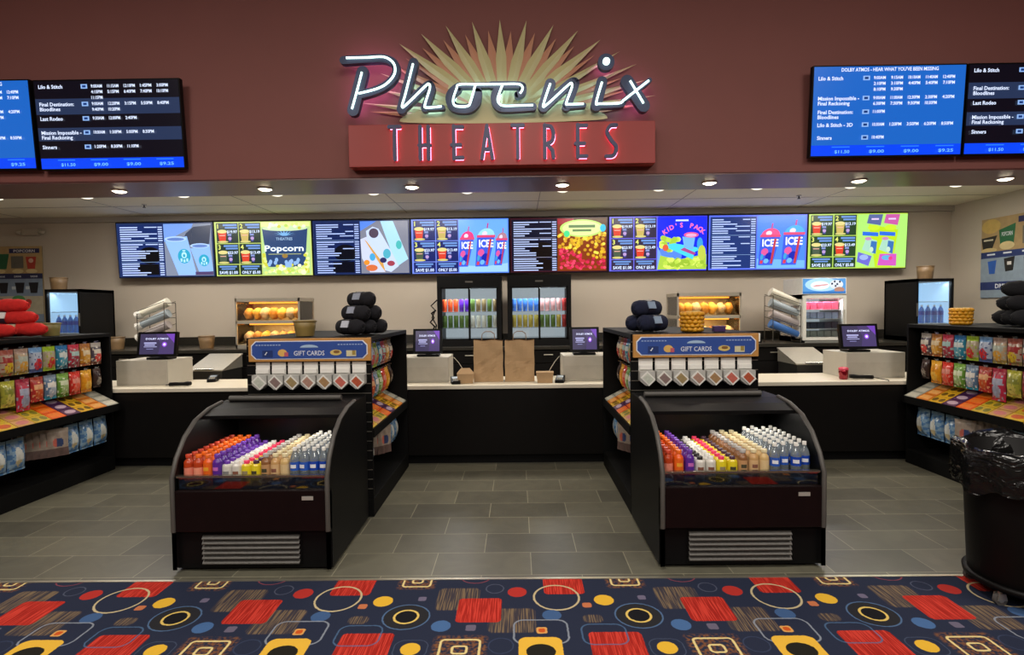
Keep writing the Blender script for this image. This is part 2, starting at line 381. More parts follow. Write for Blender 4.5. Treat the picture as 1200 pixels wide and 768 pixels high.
# ---------------------------------------------------------------- screens
class Scr:                                           # drawing surface, uv from the top left, layers a hair apart
    def __init__(s, o, u, v, w_, h_): s.o = Vector(o); s.u = Vector(u)*w_; s.v = Vector(v)*h_; s.n = -(Vector(u).cross(-Vector(v))).normalized(); s.mb = MB(); s.k = 0; s.w = w_; s.h = h_; s.uu = Vector(u); s.vv = Vector(v)
    def P(s, a, b): return s.o+s.u*a+s.v*b+s.n*(.0004*s.k)*-1
    def poly(s, pts, m): s.k += 1; s.mb.poly([s.P(*p) for p in pts], m)
    def rect(s, a0, b0, a1, b1, m): s.poly([(a0, b0), (a0, b1), (a1, b1), (a1, b0)], m)
    def ell(s, a, b, ra, rb, m, n=20, rot=0):
        s.poly([(a+ra*math.cos(t), b+rb*math.sin(t)) for t in [-2*PI*i/n for i in range(n)]], m)
    def rects(s, L, m):
        s.k += 1
        for a0, b0, a1, b1 in L: s.mb.poly([s.P(a0, b0), s.P(a0, b1), s.P(a1, b1), s.P(a1, b0)], m)
    def text(s, t, a, b, h, m, align='l', width=None, bold=.02):
        s.k += 1; s.mb.text(t, s.P(a, b), s.uu, -s.vv, h*s.h, m, width*s.w if width else None, align, bold)
rg = random.Random(3)
def menu_list(S, bg, bar, rule='#88a8d8', dark=None):
    S.rect(.015, .03, .485, .97, bg)
    if dark: S.ell(.33, .6, .12, .16, dark); S.rect(.2, .76, .42, .96, dark)
    L = []; rows = 21; y = .07
    for i in range(rows):
        if i in (7, 15): S.rect(.03, y+.004, .47, y+.012, scr(rule, .8)); y += .03
        ln = rg.choice([.1, .16, .2, .22, .26, .14])*(1.15)
        L.append((.035, y, .035+ln, y+.019)); L.append((.43, y, .475, y+.019))
        if i in (0, 3, 5, 7, 10): L.append((.43-rg.uniform(.08, .18), y, .42, y+.016))
        y += .041
    S.rects(L, bar)
def combos(S, bg, panel, txt):
    S.rect(.0, .0, .5, 1, bg)
    for i in range(2):
        for j in range(2):
            a = .02+i*.235; b = .02+j*.385; S.rect(a, b, a+.225, b+.37, panel)
            S.text(str(1+i+2*j), a+.012, b+.1, .085, scr('#d8e070', 1.1))
            S.rects([(a+.07, b+.02, a+.215, b+.055), (a+.09, b+.07, a+.215, b+.1)], scr('#6f9ae0', .9))
            S.text('$19.97' if (i, j) == (0, 0) else '$13.19' if (i, j) == (1, 0) else '$23.97' if (i, j) == (0, 1) else '$13.49', a+.215, b+.185, .05, txt, 'r')
            col = '#d8402c' if (i, j) in ((0, 0), (1, 1)) else ('#c8b060' if i else '#4a5a48')
            S.poly([(a+.015, b+.16), (a+.028, b+.345), (a+.092, b+.345), (a+.105, b+.16)], scr(col, 1))
            S.ell(a+.06, b+.155, .05, .035, scr('#e0d48a', 1)); S.rect(a+.03, b+.22, a+.09, b+.235, scr('#e8b0a0', 1))
            S.ell(a+.065, b+.345, .055, .02, scr('#d8d080', .9))
            S.rects([(a+.115, b+.2, a+.155, b+.235)], scr('#8a9ad8', .9)); S.poly([(a+.118, b+.25), (a+.126, b+.34), (a+.15, b+.34), (a+.158, b+.25)], scr('#4a4a98', 1)); S.ell(a+.138, b+.285, .018, .03, scr('#b89ad0', 1))
    for i in range(2):
        a = .02+i*.235; S.rect(a, .79, a+.225, .98, panel); S.rects([(a+.02, .81, a+.2, .84), (a+.04, .855, a+.18, .88)], scr('#6f9ae0', .9))
        S.text('SAVE $1.00' if i == 0 else 'ONLY $5.00', a+.112, .96, .055, txt, 'c', .19)
WHT = scr('#cfe0ff', 1.25)
def cup(S, x0, x1, y0, y1, tp, m, sh=0):
    S.poly([(x0, y0), (x0+tp+sh, y1), (x1-tp+sh, y1), (x1, y0)], m)
def icee(S, x, y, w_, h_, dome):
    sp_ = S.poly; sh_ = lambda pts, m: sp_([(a-(b-y)*.09, b) for a, b in pts], m); S.poly = sh_
    S.rect(x+w_*.46, y-h_*.42, x+w_*.54, y, scr('#c04a90', 1)); S.ell(x+w_/2, y, w_*.48, h_*.25, scr(dome, 1.1)); S.ell(x+w_*.4, y-h_*.08, w_*.15, h_*.08, scr('#e8e0ff', 1))
    cup(S, x, x+w_, y, y+h_, w_*.14, scr('#3a58d8', 1.1)); S.rect(x-.004, y-h_*.03, x+w_+.004, y+h_*.05, scr('#e04a78', 1))
    S.text('ICEE', x+w_*.5, y+h_*.36, h_*.24, scr('#eaf0ff', 1.3), 'c', w_*.82, .03)
    S.ell(x+w_*.35, y+h_*.55, w_*.18, h_*.12, scr('#e05aa0', 1)); S.ell(x+w_*.62, y+h_*.7, w_*.2, h_*.13, scr('#1a28b0', 1)); S.rect(x+w_*.72, y+h_*.1, x+w_*.84, y+h_*.95, scr('#c03a4a', 1)); S.rect(x+w_*.2, y+h_*.84, x+w_*.34, y+h_*.95, scr('#d84050', 1)); S.ell(x+w_*.5, y+h_*.86, w_*.13, h_*.08, scr('#70b8f0', 1)); S.ell(x+w_*.25, y+h_*.72, w_*.08, h_*.1, scr('#40a0d8', 1)); S.poly = sp_
def draw_menu(S, k):
    if k == 0:
        S.rect(0, 0, 1, 1, scr('#20325e', .9)); menu_list(S, scr('#1c3272', .75), scr('#b8ccff', 1.2), dark=scr('#080a14', .5))
        S.rect(.49, .02, .985, .98, scr('#8a94ac', .85)); S.poly([(.49, .02), (.49, .35), (.78, .1), (.8, .02)], scr('#78a0ea', 1.0)); S.poly([(.72, .2), (.66, .4), (.95, .45), (.985, .05), (.8, .08)], scr('#4a5268', .7))
        S.poly([(.5, .34), (.62, .97), (.81, .97), (.73, .25)], scr('#8ab4f4', 1.15)); S.ell(.61, .3, .115, .05, scr('#a8c8fa', 1.15)); S.ell(.61, .305, .09, .03, scr('#6a8ad0', .9))
        S.ell(.69, .62, .066, .135, scr('#2fa4c8', 1)); S.ell(.69, .60, .028, .06, scr('#a8dcf2', 1.1)); S.rects([(.65, .66, .67, .72), (.71, .66, .73, .72), (.68, .68, .70, .735), (.675, .505, .705, .53)], scr('#a8dcf2', 1.1)); S.ell(.69, .61, .012, .03, scr('#2fa4c8', 1))
        S.poly([(.76, .48), (.84, .93), (.985, .9), (.96, .4)], scr('#8ab4f4', 1.1)); S.ell(.86, .43, .1, .045, scr('#a8c8fa', 1.1)); S.ell(.86, .435, .08, .028, scr('#6a8ad0', .9))
        S.ell(.895, .7, .055, .11, scr('#2fa4c8', 1)); S.ell(.895, .685, .024, .05, scr('#a8dcf2', 1.1)); S.rects([(.862, .73, .878, .78), (.912, .73, .928, .78), (.888, .75, .902, .79)], scr('#a8dcf2', 1.1)); S.ell(.895, .69, .01, .025, scr('#2fa4c8', 1)); S.rect(.8, .91, .985, .97, scr('#5a4a78', .8))
    elif k == 1:
        S.rect(0, 0, 1, 1, scr('#c8d878', 1)); combos(S, scr('#c4d870', 1), scr('#243c34', .7), WHT)
        S.rect(.49, .02, .99, .98, scr('#b4d48a', 1.1)); S.rect(.49, .02, .99, .1, scr('#d8e890', 1.15))
        cup(S, .5, .97, .13, .84, .04, scr('#2c4878', .9)); S.ell(.735, .13, .235, .05, scr('#c4e0b0', 1.1))
        kb = S.k+1
        for i in range(70): S.k = kb+i % 6; S.ell(rg.uniform(.51, .96), rg.choice([rg.uniform(.05, .13), rg.uniform(.80, .95), rg.uniform(.84, .95)]), .02, .03, scr(rg.choice(['#d4e080', '#e0f0a0', '#b8d460', '#f4f8cc', '#c8c840']), 1.1), 7)
        for i in range(20): S.k = kb+i % 6; S.ell(rg.choice([rg.uniform(.50, .53), rg.uniform(.93, .975)]), rg.uniform(.6, .85), .018, .03, scr(rg.choice(['#d4e080', '#e0f0a0', '#c8c840']), 1.1), 7)
        S.k = kb+8
        for i in range(6): S.ell(rg.uniform(.52, .96), rg.uniform(.84, .95), .028, .045, scr(rg.choice(['#d4e080', '#e0f0a0', '#b8d460', '#eef4c0']), 1.1), 8)
        for i in range(16): S.ell(rg.uniform(.56, .9), rg.uniform(.7, .82), .018, .04, scr('#8ab0e0', 1.1), 8)
        for i in range(9): t = PI*(.1+.8*i/8); S.poly([(.73-.02*math.sin(t), .27), (.73-.13*math.cos(t), .27-.1*math.sin(t)), (.75, .27)], scr('#7ab4e8', 1))
        S.text('THEATRES', .73, .35, .05, scr('#9ab8d8', 1), 'c', .17)
        S.text('Popcorn', .725, .55, .11, scr('#e0f0ff', 1.35), 'c', .4, .02); S.rects([(.56, .6, .9, .612)], scr('#b0b878', 1)); S.ell(.73, .64, .03, .04, scr('#a08040', .9))
    elif k == 2:
        S.rect(0, 0, 1, 1, scr('#1c2c58', .9)); menu_list(S, scr('#1a2c66', .7), scr('#b0c4fa', 1.1), dark=scr('#0c1020', .6))
        S.rect(.49, .02, .985, .98, scr('#8c90a4', .8)); S.poly([(.49, .02), (.49, .2), (.66, .02)], scr('#5a8af0', 1))
        S.poly([(.7, .02), (.75, .3), (.86, .86), (.98, .72), (.9, .35), (.83, .02)], scr('#a4d4ec', 1.1)); S.ell(.885, .46, .03, .08, scr('#48b8b8', 1))
        S.poly([(.49, .35), (.5, .7), (.58, .96), (.74, .96), (.66, .7), (.56, .3)], scr('#c8d0e8', 1.05)); S.poly([(.55, .2), (.56, .35), (.72, .92), (.8, .96), (.88, .85), (.8, .55), (.68, .16), (.62, .12)], scr('#c0d0f0', 1.1))
        S.ell(.63, .24, .05, .09, scr('#5a4a60', .8)); S.poly([(.53, .35), (.7, .86), (.74, .96), (.72, .8), (.56, .4)], scr('#d8a050', 1)); S.ell(.6, .88, .06, .06, scr('#d87040', 1)); S.ell(.76, .62, .04, .09, scr('#50b0c8', 1)); S.ell(.72, .74, .035, .05, scr('#2c2c60', 1)); S.ell(.8, .8, .04, .05, scr('#a04050', 1)); S.ell(.61, .68, .03, .07, scr('#48a8e0', 1)); S.ell(.55, .78, .03, .05, scr('#e89030', 1))
    elif k == 3:
        S.rect(0, 0, 1, 1, scr('#5a88f0', 1)); combos(S, scr('#7088e8', 1), scr('#1c2870', .8), WHT)
        S.rect(.49, .02, .99, .98, scr('#6aa8f4', 1.1)); S.poly([(.49, .98), (.49, .85), (.75, .88), (.99, .82), (.99, .98)], scr('#94c4fa', 1.15))
        icee(S, .505, .36, .14, .52, '#e83a80'); icee(S, .68, .32, .18, .56, '#98d8f0'); icee(S, .875, .38, .11, .48, '#b08090')
    elif k == 4:
        S.rect(0, 0, 1, 1, scr('#3a1420', .8)); menu_list(S, scr('#181a34', .6), scr('#b8c8f4', 1.1), '#a0a0c0', dark=scr('#1c1414', .5))
        S.rect(.485, .02, .985, .98, scr('#8a3a14', .9))
        kb = S.k+1
        for i in range(190):
            a = rg.uniform(.5, .97); b = rg.uniform(.3, .94); red = b-.25*(a-.5)*2 > .55
            S.k = kb+(i % 12); S.ell(a, b, .018, .03, scr(rg.choice(['#d82a50', '#e84868', '#a81c38', '#c83040']) if red else rg.choice(['#e8c02a', '#f4dc50', '#c89820', '#dca828']), 1.0), 7)
        S.k = kb+14; S.rect(.485, .02, .65, .12, scr('#a82838', .9)); S.rect(.65, .02, .985, .2, scr('#6a4420', .7)); S.ell(.735, .2, .225, .16, scr('#b8e06c', 1.15), 28); S.ell(.735, .2, .2, .135, scr('#d4ec98', 1.15), 28)
        S.rects([(.6, .14, .87, .19), (.64, .22, .83, .26)], scr('#6a8858', .9)); S.ell(.95, .2, .03, .07, scr('#30c0e0', 1)); S.ell(.58, .3, .03, .06, scr('#4ae090', 1))
    elif k == 5:
        S.rect(0, 0, 1, 1, scr('#3a3cf0', 1)); combos(S, scr('#6a68e8', 1), scr('#3a304c', .8), WHT)
        S.rect(.49, .02, .99, .98, scr('#1c2cf0', 1.05)); S.ell(.62, .72, .12, .22, scr('#5a8af0', 1)); S.poly([(.49, .98), (.49, .55), (.6, .98)], scr('#78a8e8', 1)); S.poly([(.49, .98), (.52, .72), (.7, .8), (.99, .7), (.99, .98)], scr('#a8cc48', 1.05))
        kb = S.k+1
        for i in range(60): S.k = kb+(i % 8); S.ell(rg.uniform(.55, .98), rg.uniform(.78, .95), .025, .04, scr(rg.choice(['#b8d84c', '#d4e868', '#98bc38']), 1.05), 7)
        S.k = kb+10
        for i in range(24): S.ell(.61+rg.uniform(-.09, .09), .5+rg.uniform(-.1, .12), .03, .05, scr(rg.choice(['#b8d84c', '#d4e868', '#a4c840']), 1.05), 7)
        S.poly([(.54, .54), (.85, .8), (.87, .66), (.95, .6), (.66, .5)], scr('#4ad0e8', 1.1)); S.poly([(.72, .62), (.86, .72), (.88, .68), (.76, .58)], scr('#b04a90', 1)); S.ell(.57, .58, .03, .06, scr('#e06040', 1)); S.poly([(.74, .38), (.76, .58), (.85, .62), (.87, .4)], scr('#70b0e8', 1.1)); S.ell(.83, .35, .075, .05, scr('#e85a90', 1.1)); S.ell(.83, .355, .055, .03, scr('#e0a8d0', 1.1)); S.ell(.92, .52, .03, .12, scr('#40a0e0', 1)); S.ell(.94, .68, .04, .14, scr('#c0d050', 1))
        S.rects([(.67, .07, .8, .1)], scr('#c8d4ff', 1.2))
        for i, chh in enumerate("KID'S PACK"):
            t = PI*(.14+.72*i/9); cx = .755-.2*math.cos(t); cy = .38-.2*math.sin(t); rot = math.cos(t)*.6
            S.k += 1
            if chh != ' ': S.mb.text(chh, S.P(cx, cy+.03), S.uu*math.cos(rot)-S.vv*math.sin(rot), -S.vv*math.cos(rot)-S.uu*math.sin(rot), .085*S.h, scr('#f070a8', 1.15), None, 'c', .03)
    elif k == 6:
        S.rect(0, 0, 1, 1, scr('#5a70f0', 1)); menu_list(S, scr('#243c80', .8), scr('#b8ccff', 1.1))
        S.rect(.495, .02, .985, .98, scr('#4a84f4', 1.1)); S.poly([(.495, .98), (.495, .8), (.985, .84), (.985, .98)], scr('#70b0f8', 1.1))
        icee(S, .53, .38, .20, .54, '#f05088'); icee(S, .765, .34, .21, .58, '#48a8f0')
    else:
        S.rect(0, 0, 1, 1, scr('#b8d84a', 1)); combos(S, scr('#b4d860', 1), scr('#2c4c2c', .7), WHT)
        S.rect(.49, .02, .99, .98, scr('#a8e070', 1.1)); S.poly([(.6, .2), (.68, .98), (.85, .98), (.9, .3)], scr('#bce020', 1))
        for a, col in ((.6, '#5a68a0'), (.77, '#c85aa8')):
            S.poly([(a, .02), (a-.02, .18), (a+.12, .22), (a+.14, .02)], scr(col, 1)); S.rects([(a+.025, .09, a+.1, .12)], scr('#e0c8f0', 1))
            S.ell(a+.05, .26, .06, .05, scr('#c0e430', 1.1)); S.poly([(a-.06, .33), (a-.06, .4), (a+.1, .42), (a+.1, .35)], scr('#2a68d8', 1.1))
            S.poly([(a-.02, .44), (a-.06, .66), (a+.06, .74), (a+.09, .5)], scr('#a8d8c0', 1)); S.ell(a, .46, .035, .03, scr('#c888b8', 1)); S.poly([(a+.03, .5), (a+.02, .7), (a+.08, .74), (a+.09, .52)], scr('#3870b8', 1)); S.ell(a+.035, .66, .02, .05, scr('#c0e0c8', 1))
        S.poly([(.5, .7), (.49, .88), (.61, .96), (.64, .78)], scr('#6a6ad0', 1)); S.ell(.56, .8, .045, .05, scr('#9ab0e8', 1)); S.poly([(.72, .74), (.7, .95), (.89, .96), (.89, .74)], scr('#d058c0', 1)); S.ell(.79, .81, .05, .045, scr('#60b0e0', 1)); S.ell(.83, .82, .02, .035, scr('#e84080', 1))
MLAB = ['white takeaway cups with green round logos, far left', 'a big blue Popcorn bucket', 'bottled coffee drinks', 'three ICEE cups on pale blue', 'a heap of red and yellow popcorn', 'a candy box in popcorn on deep blue', 'two ICEE cups beside a price list', 'lime background with pouches, far right']
X0, X1 = -5.825, 5.625
tilt = math.radians(3)
vv = Vector((0, math.sin(tilt), -math.cos(tilt)))
for k in range(8):
    wdt = (X1-X0)/8; x = X0+k*wdt; zt = 2.926; o = Vector((x, 8.05, zt))
    t = thing('menu_screen', 'wall menu screen showing '+MLAB[k], 'screen', (x+wdt/2, 8.1, 2.12), 0, 'row of menu screens on the back wall')
    hs = .805; nrm = Vector((0, -math.cos(tilt), -math.sin(tilt)))
    cs = MB(); c = o+Vector((wdt/2, 0, 0))+vv*hs/2-nrm*.03; cs.obox(c, (wdt/2-.002, 0, 0), vv*hs/2, nrm*.028, BLACK2); cs.build('casing', t)
    S = Scr(o+Vector((.012, 0, 0))+vv*.012+nrm*.0, (1, 0, 0), vv, wdt-.024, hs-.024); S.n = nrm*-1; draw_menu(S, k); S.mb.build('display', t)
    MB().box(x+wdt/2-.15, x+wdt/2+.15, 8.115, 8.246, 2.35, 2.7, BLACK2).build('wall_bracket', t)
# showtime boards
def board(px0, kind, lab, x0, x1, zt):
    w_ = x1-x0; tl = math.radians(4); v_ = Vector((0, math.sin(tl), -math.cos(tl))); nrm = Vector((0, -math.cos(tl), -math.sin(tl))); hs = .80
    o = Vector((x0, 5.06, zt)); t = thing('showtime_screen', lab, 'screen', (x0+w_/2, 5.15, zt-hs), 0, 'showtime screens on the maroon wall')
    cs = MB(); cs.obox(o+Vector((w_/2, 0, 0))+v_*hs/2-nrm*.026, (w_/2-.002, 0, 0), v_*hs/2, nrm*.024, BLACK2); cs.build('casing', t)
    MB().box(x0+w_/2-.2, x0+w_/2+.2, 5.13, 5.197, zt-.55, zt-.2, BLACK2).build('wall_bracket', t)
    S = Scr(o+Vector((.012, 0, 0))+v_*.012, (1, 0, 0), v_, w_-.024, hs-.024); S.n = nrm*-1
    tx = scr('#d8e4ff', 1.1); bar = scr('#0a44f0', .95); box = scr('#8ab0e8', 1)
    S.rect(0, .88, 1, 1, bar)
    rows = []
    if kind == 'dark':
        S.rect(0, 0, 1, .88, scr('#14101c', .6)); S.rect(0, .2, 1, .38, scr('#2c3a5c', .75)); S.rect(0, .53, 1, .68, scr('#2c3a5c', .75))
        rows = [(.035, ['Lilo & Stitch'], [['9:00AM', '11:15AM', '12:10PM', '1:45PM', '3:00PM'], ['4:15PM', '5:15PM', '6:40PM', '7:40PM', '10:10PM'], ['11:15PM']]),
                (.235, ['Final Destination:', 'Bloodlines'], [['9:00AM', '12:20PM', '3:15PM', '5:50PM', '8:40PM'], ['9:40PM', '10:20PM']]),
                (.40, ['Last Rodeo'], [['9:30AM', '12:00PM', '2:40PM']]),
                (.56, ['Mission Impossible -', 'Final Reckoning'], [['10:00AM', '1:30PM', '5:00PM', '8:30PM']]),
                (.725, ['Sinners'], [['1:20PM', '8:30PM', '11:10PM']])]
    else:
        S.rect(0, 0, 1, .88, scr('#1c62c0', .95)); S.text('DOLBY ATMOS - HEAR WHAT YOU\'VE BEEN MISSING', .5, .055, .04, tx, 'c', .64)
        rows = [(.10, ['Lilo & Stitch'], [['9:00AM', '9:15AM', '10:10AM', '11:40AM', '12:40PM'], ['2:10PM', '3:10PM', '4:40PM', '5:40PM', '7:10PM'], ['8:10PM', '9:30PM']]),
                (.325, ['Mission Impossible -', 'Final Reckoning'], [['9:00AM', '11:00AM', '12:30PM', '2:30PM', '4:20PM'], ['6:30PM', '7:30PM', '9:30PM', '10:30PM']]),
                (.48, ['Final Destination:', 'Bloodlines'], [['11:00PM']]),
                (.625, ['Lilo & Stitch - 3D'], [['10:30AM', '1:20PM', '3:50PM', '6:20PM', '8:50PM']]),
                (.77, ['Sinners'], [['10:40PM']])]
    for y, names, times in rows:
        for i, nm in enumerate(names): S.text(nm, .03, y+.05+i*.055, .042, tx, 'l')
        S.rect(.325, y+.005, .37, y+.055, box); S.rect(.335, y+.017, .36, y+.043, scr('#1c3c80', .8))
        for i, r_ in enumerate(times):
            for j, q in enumerate(r_): S.text(q, .395+j*.114, y+.045+i*.065, .036, tx, 'l', .078)
    for j, q in enumerate(['$11.50', '$9.00', '$9.00', '$9.25']):
        S.text(q, .2+j*.23, .975, .035, scr('#6ab4ff', 1.1), 'c', .1); S.rects([(.13+j*.23, .9, .25+j*.23, .912)], scr('#2a78ff', 1))
    S.mb.build('display', t)
board(0, 'dark', 'dark showtime screen with bottom blue price strip, left of the neon sign', -4.37, -3.03, 3.735)
board(0, 'blue', 'blue showtime screen cut off by the left edge of the photo', -5.74, -4.40, 3.745)
board(0, 'blue', 'blue showtime screen listing Dolby Atmos times, right of the neon sign', 2.67, 4.04, 3.752)
board(0, 'dark', 'dark showtime screen cut off by the right edge of the photo', 4.05, 5.42, 3.752)
# ---------------------------------------------------------------- the neon sign
NAVY = mat('dark_blue_channel', '#3c4560', .4, .3); NEON = mat('neon_white', '#e8fff8', .3, emit='#dcfff4', es=2.6)
HPINK = mat('neon_pink', '#ff9ad8', .3, emit='#e89ae0', es=15); HCYAN = mat('neon_halo', '#c8fff0', .3, emit='#a8dcf4', es=10)
def smooth(pts, n=6):
    pts = [Vector(p) for p in pts]; out = []
    for i in range(len(pts)-1):
        p0 = pts[max(i-1, 0)]; p1 = pts[i]; p2 = pts[i+1]; p3 = pts[min(i+2, len(pts)-1)]
        for k in range(n):
            t = k/n; out.append(.5*((2*p1)+(p2-p0)*t+(2*p0-5*p1+4*p2-p3)*t*t+(3*p1-3*p2+p3-p0)*t**3))
    out.append(pts[-1]); return out
_sk = [0]
def stroke(mb, pts, w_, y0, y1, m, taper=None):      # ribbon of letters in the x-z plane
    _sk[0] += 1; y0 -= .0006*(_sk[0] % 5)
    for i in range(len(pts)-1):
        a, b = Vector(pts[i]), Vector(pts[i+1]); d = b-a
        if d.length < 1e-5: continue
        p = Vector((-d.y, d.x)).normalized()*w_/2
        mb.prism([tuple(a-p), tuple(b-p), tuple(b+p), tuple(a+p)], 'y', y0, y1, m)
    for a in pts: mb.prism([(a[0]+w_/2*math.cos(2*PI*k/12), a[1]+w_/2*math.sin(2*PI*k/12)) for k in range(12)], 'y', y0+.0003, y1-.0003, m)
YS = 5.03
def sg(px, py, Y=YS): p = at(px, py, Y=Y); return Vector((p.x, p.z))
def A(x, y): return sg(395+x/8.085, 50+y/8.085)
def B(x, y): return sg(515+x/9.23, 80+y/9.23)
def D(x, y): return sg(625+x/8, 50+y/8)
sign = thing('theatre_sign', 'neon Phoenix Theatres sign with gold sunburst above a red board', 'sign', (-.1, 5.12, 3.05))
U1 = 1/128.
L = {}
L['P'] = ([([A(60,165),A(300,150),A(440,148),A(530,185),A(560,245),A(540,320),A(470,395),A(360,450),A(225,490)], 8.2), ([A(240,275),A(150,640)], 12)],
          [[A(90,150),A(290,146),A(440,140),A(520,180),A(552,240),A(540,315),A(470,395),A(370,445),A(205,487)], [A(238,285),A(190,470),A(145,632)]], HPINK)
L['h'] = ([([A(725,190),A(610,630)], 10), ([A(630,610),A(840,415),A(885,405),A(890,460),A(830,620)], 8), ([A(840,620),A(1000,612)], 5)],
          [[A(722,205),A(650,490),A(618,608),A(660,590),A(835,420),A(872,398),A(880,440),A(835,590),A(850,620),A(992,608)]], HCYAN)
L['o'] = ([([B(190,215),B(130,270),B(115,340),B(150,410),B(230,435),B(330,425),B(395,360),B(410,250)], 9.5), ([B(200,185),B(600,180)], 5.5)],
          [[B(400,180),B(215,182),B(185,230),B(150,340),B(165,405),B(230,420),B(310,412),B(340,360),B(388,190)]], HCYAN)
L['e'] = ([([B(650,210),B(605,270),B(600,350),B(650,420),B(760,430),B(1010,415)], 8), ([B(560,180),B(860,180),B(905,215),B(890,265),B(845,285)], 7)],
          [[B(400,180),B(650,178),B(840,176),B(892,200),B(895,240),B(872,275)], [B(680,190),B(650,270),B(630,345),B(655,395),B(710,412),B(860,408),B(1012,404)]], HCYAN)
L['n'] = ([([D(160,385),D(95,600)], 11), ([D(110,595),D(320,400),D(390,370),D(365,460),D(310,600)], 9), ([D(320,598),D(475,585)], 5)],
          [[D(158,388),D(95,580),D(120,590),D(315,412),D(358,386),D(358,430),D(308,570),D(335,582),D(470,578)]], HCYAN)
L['i'] = ([([D(645,365),D(590,590)], 11), ([D(590,592),D(810,582),D(850,550)], 5.5)],
          [[D(642,375),D(588,565),D(620,577),D(800,572),D(840,548)]], HCYAN)
L['x'] = ([([D(880,360),D(1035,590)], 13), ([D(840,550),D(1090,350)], 5)],
          [[D(905,362),D(1030,572)], [D(840,548),D(1080,360)]], HPINK)
for k, (ch, ne, hal) in L.items():
    mb = MB()
    for pts, wpx in ch:
        q = [tuple(p) for p in smooth(pts, 5)] if len(pts) > 2 else [tuple(p) for p in pts]
        stroke(mb, q, wpx*U1*1.12, YS, YS+.06, NAVY)
    lo = mb.build('script_letter', sign); lo['label'] = 'letter %s in script' % k
    nb = MB(); hb = MB()
    for pts in ne:
        q = smooth(pts, 5); nb.tube([(p.x, YS-.012, p.y) for p in q], .0098, NEON, 8)
        hb.tube([(p.x, YS+.075, p.y) for p in q], .008, hal, 6)
    nb.build('neon_tube', lo); hb.build('halo_tube', lo)
dc = D(683, 180); mb = MB(); mb.cyl((dc.x, YS, dc.y), (dc.x, YS+.06, dc.y), 9.5*U1, NAVY, seg=28); lo = mb.build('letter_dot', sign)
MB().cyl((dc.x, YS-.02, dc.y), (dc.x, YS-.001, dc.y), 4*U1, NEON, seg=20).build('neon_tube', lo)
MB().cyl((dc.x, YS+.08, dc.y), (dc.x, YS+.09, dc.y), 4*U1, HPINK, seg=16).build('halo_tube', lo)
RG = mat('sunburst_gold', '#c9be8a', .5, .0, var=.1, scale=5); RP = mat('sunburst_copper', '#c48868', .5, .0, var=.1, scale=5)
cen = sg(590, 141, 5.15)
big = [(467,50),(493,38.4),(522,29),(553,24.4),(585.6,22),(617,23),(648.8,28),(677.7,34.5),(704,45.5),(727,59),(747,74),(757,93),(769,111),(423,120),(440,103),(445,85)]
small = [(494.7,55),(519,45.5),(544.7,39),(572,34.5),(598.6,35),(627,37),(652,43.6),(673,53),(697,63.4),(474.7,67),(730,90),(432,130),(738,104),(452,72),(752,122)]
def rays(lst, y0, y1, m, name, wd, lab):
    for px, py in lst:
        p = sg(px, py, 5.15); d = p-cen; n_ = Vector((-d.y, d.x)).normalized()*wd; s0 = cen+d*.12
        if (s0-n_).y < cen.y-.02 or (s0+n_).y < cen.y-.02: n_ = n_*.6
        mb = MB(); q = [tuple(s0-n_), tuple(s0+n_), tuple(p)]; 
        mid = (s0+p)/2*.999
        b = MB(); vs_ = [(s0.x-n_.x, y1, s0.y-n_.y), (s0.x+n_.x, y1, s0.y+n_.y), (p.x, y1-.004, p.y), (s0.x, y0, s0.y)]
        b.add(vs_, [(0, 1, 2), (0, 2, 3), (1, 3, 2), (0, 3, 1)], m); b.build(name, sign)
rays(small, 5.145, 5.175, RP, 'copper_ray', .13, '')
rays(big, 5.125, 5.17, RG, 'gold_ray', .115, '')
bp = MB(); pp = []
for k in range(25):
    t = PI*k/24; pp.append((cen.x+.95*math.cos(t)*(-1), cen.y-.005+.15*math.sin(t)))
pp += [(cen.x+.95*math.cos(PI*k/12), cen.y-.005-.03*math.sin(PI*k/12)) for k in range(1, 12)]
bp.prism(pp, 'y', 5.121, 5.131, RG); bp.build('sunburst_plate', sign)
BR = mat('red_board', '#9c2e28', .45, var=.06, scale=4)
b0 = sg(408, 147, 5.06); b1 = sg(768, 191, 5.06); bz0 = sg(590, 193.5, 5.06).y; bz1 = sg(590, 144, 5.06).y
bd = MB(); bd.box(b0.x, b1.x, 5.06, 5.198, bz0, bz1, BR, .004); bo = bd.build('name_board', sign)
HB = mat('neon_rose', '#ff8fa0', .3, emit='#ff86b0', es=7)
GL = {'T': [[(0,1),(1,1)], [(.5,1),(.5,0)]], 'H': [[(.1,1),(.1,0)], [(.85,1),(.85,0)], [(0,.42),(1,.42)]], 'E': [[(.2,1),(.2,0)], [(.2,.97),(1,.97)], [(0,.42),(.8,.42)], [(.2,.03),(1,.03)]],
      'A': [[(.5,1),(.02,0)], [(.5,1),(.98,0)], [(.2,.28),(.8,.28)]], 'R': [[(.15,1),(.15,0)], [(.15,.97),(.7,.95),(.95,.75),(.8,.5),(.2,.42)], [(.35,.42),(.85,.22),(.95,0)]],
      'S': [[(1,.97),(.45,.95),(.15,.75),(.55,.5),(.98,.3),(.75,.05),(.05,.02)]]}
LT = mat('slate_letter', '#454664', .45, .2)
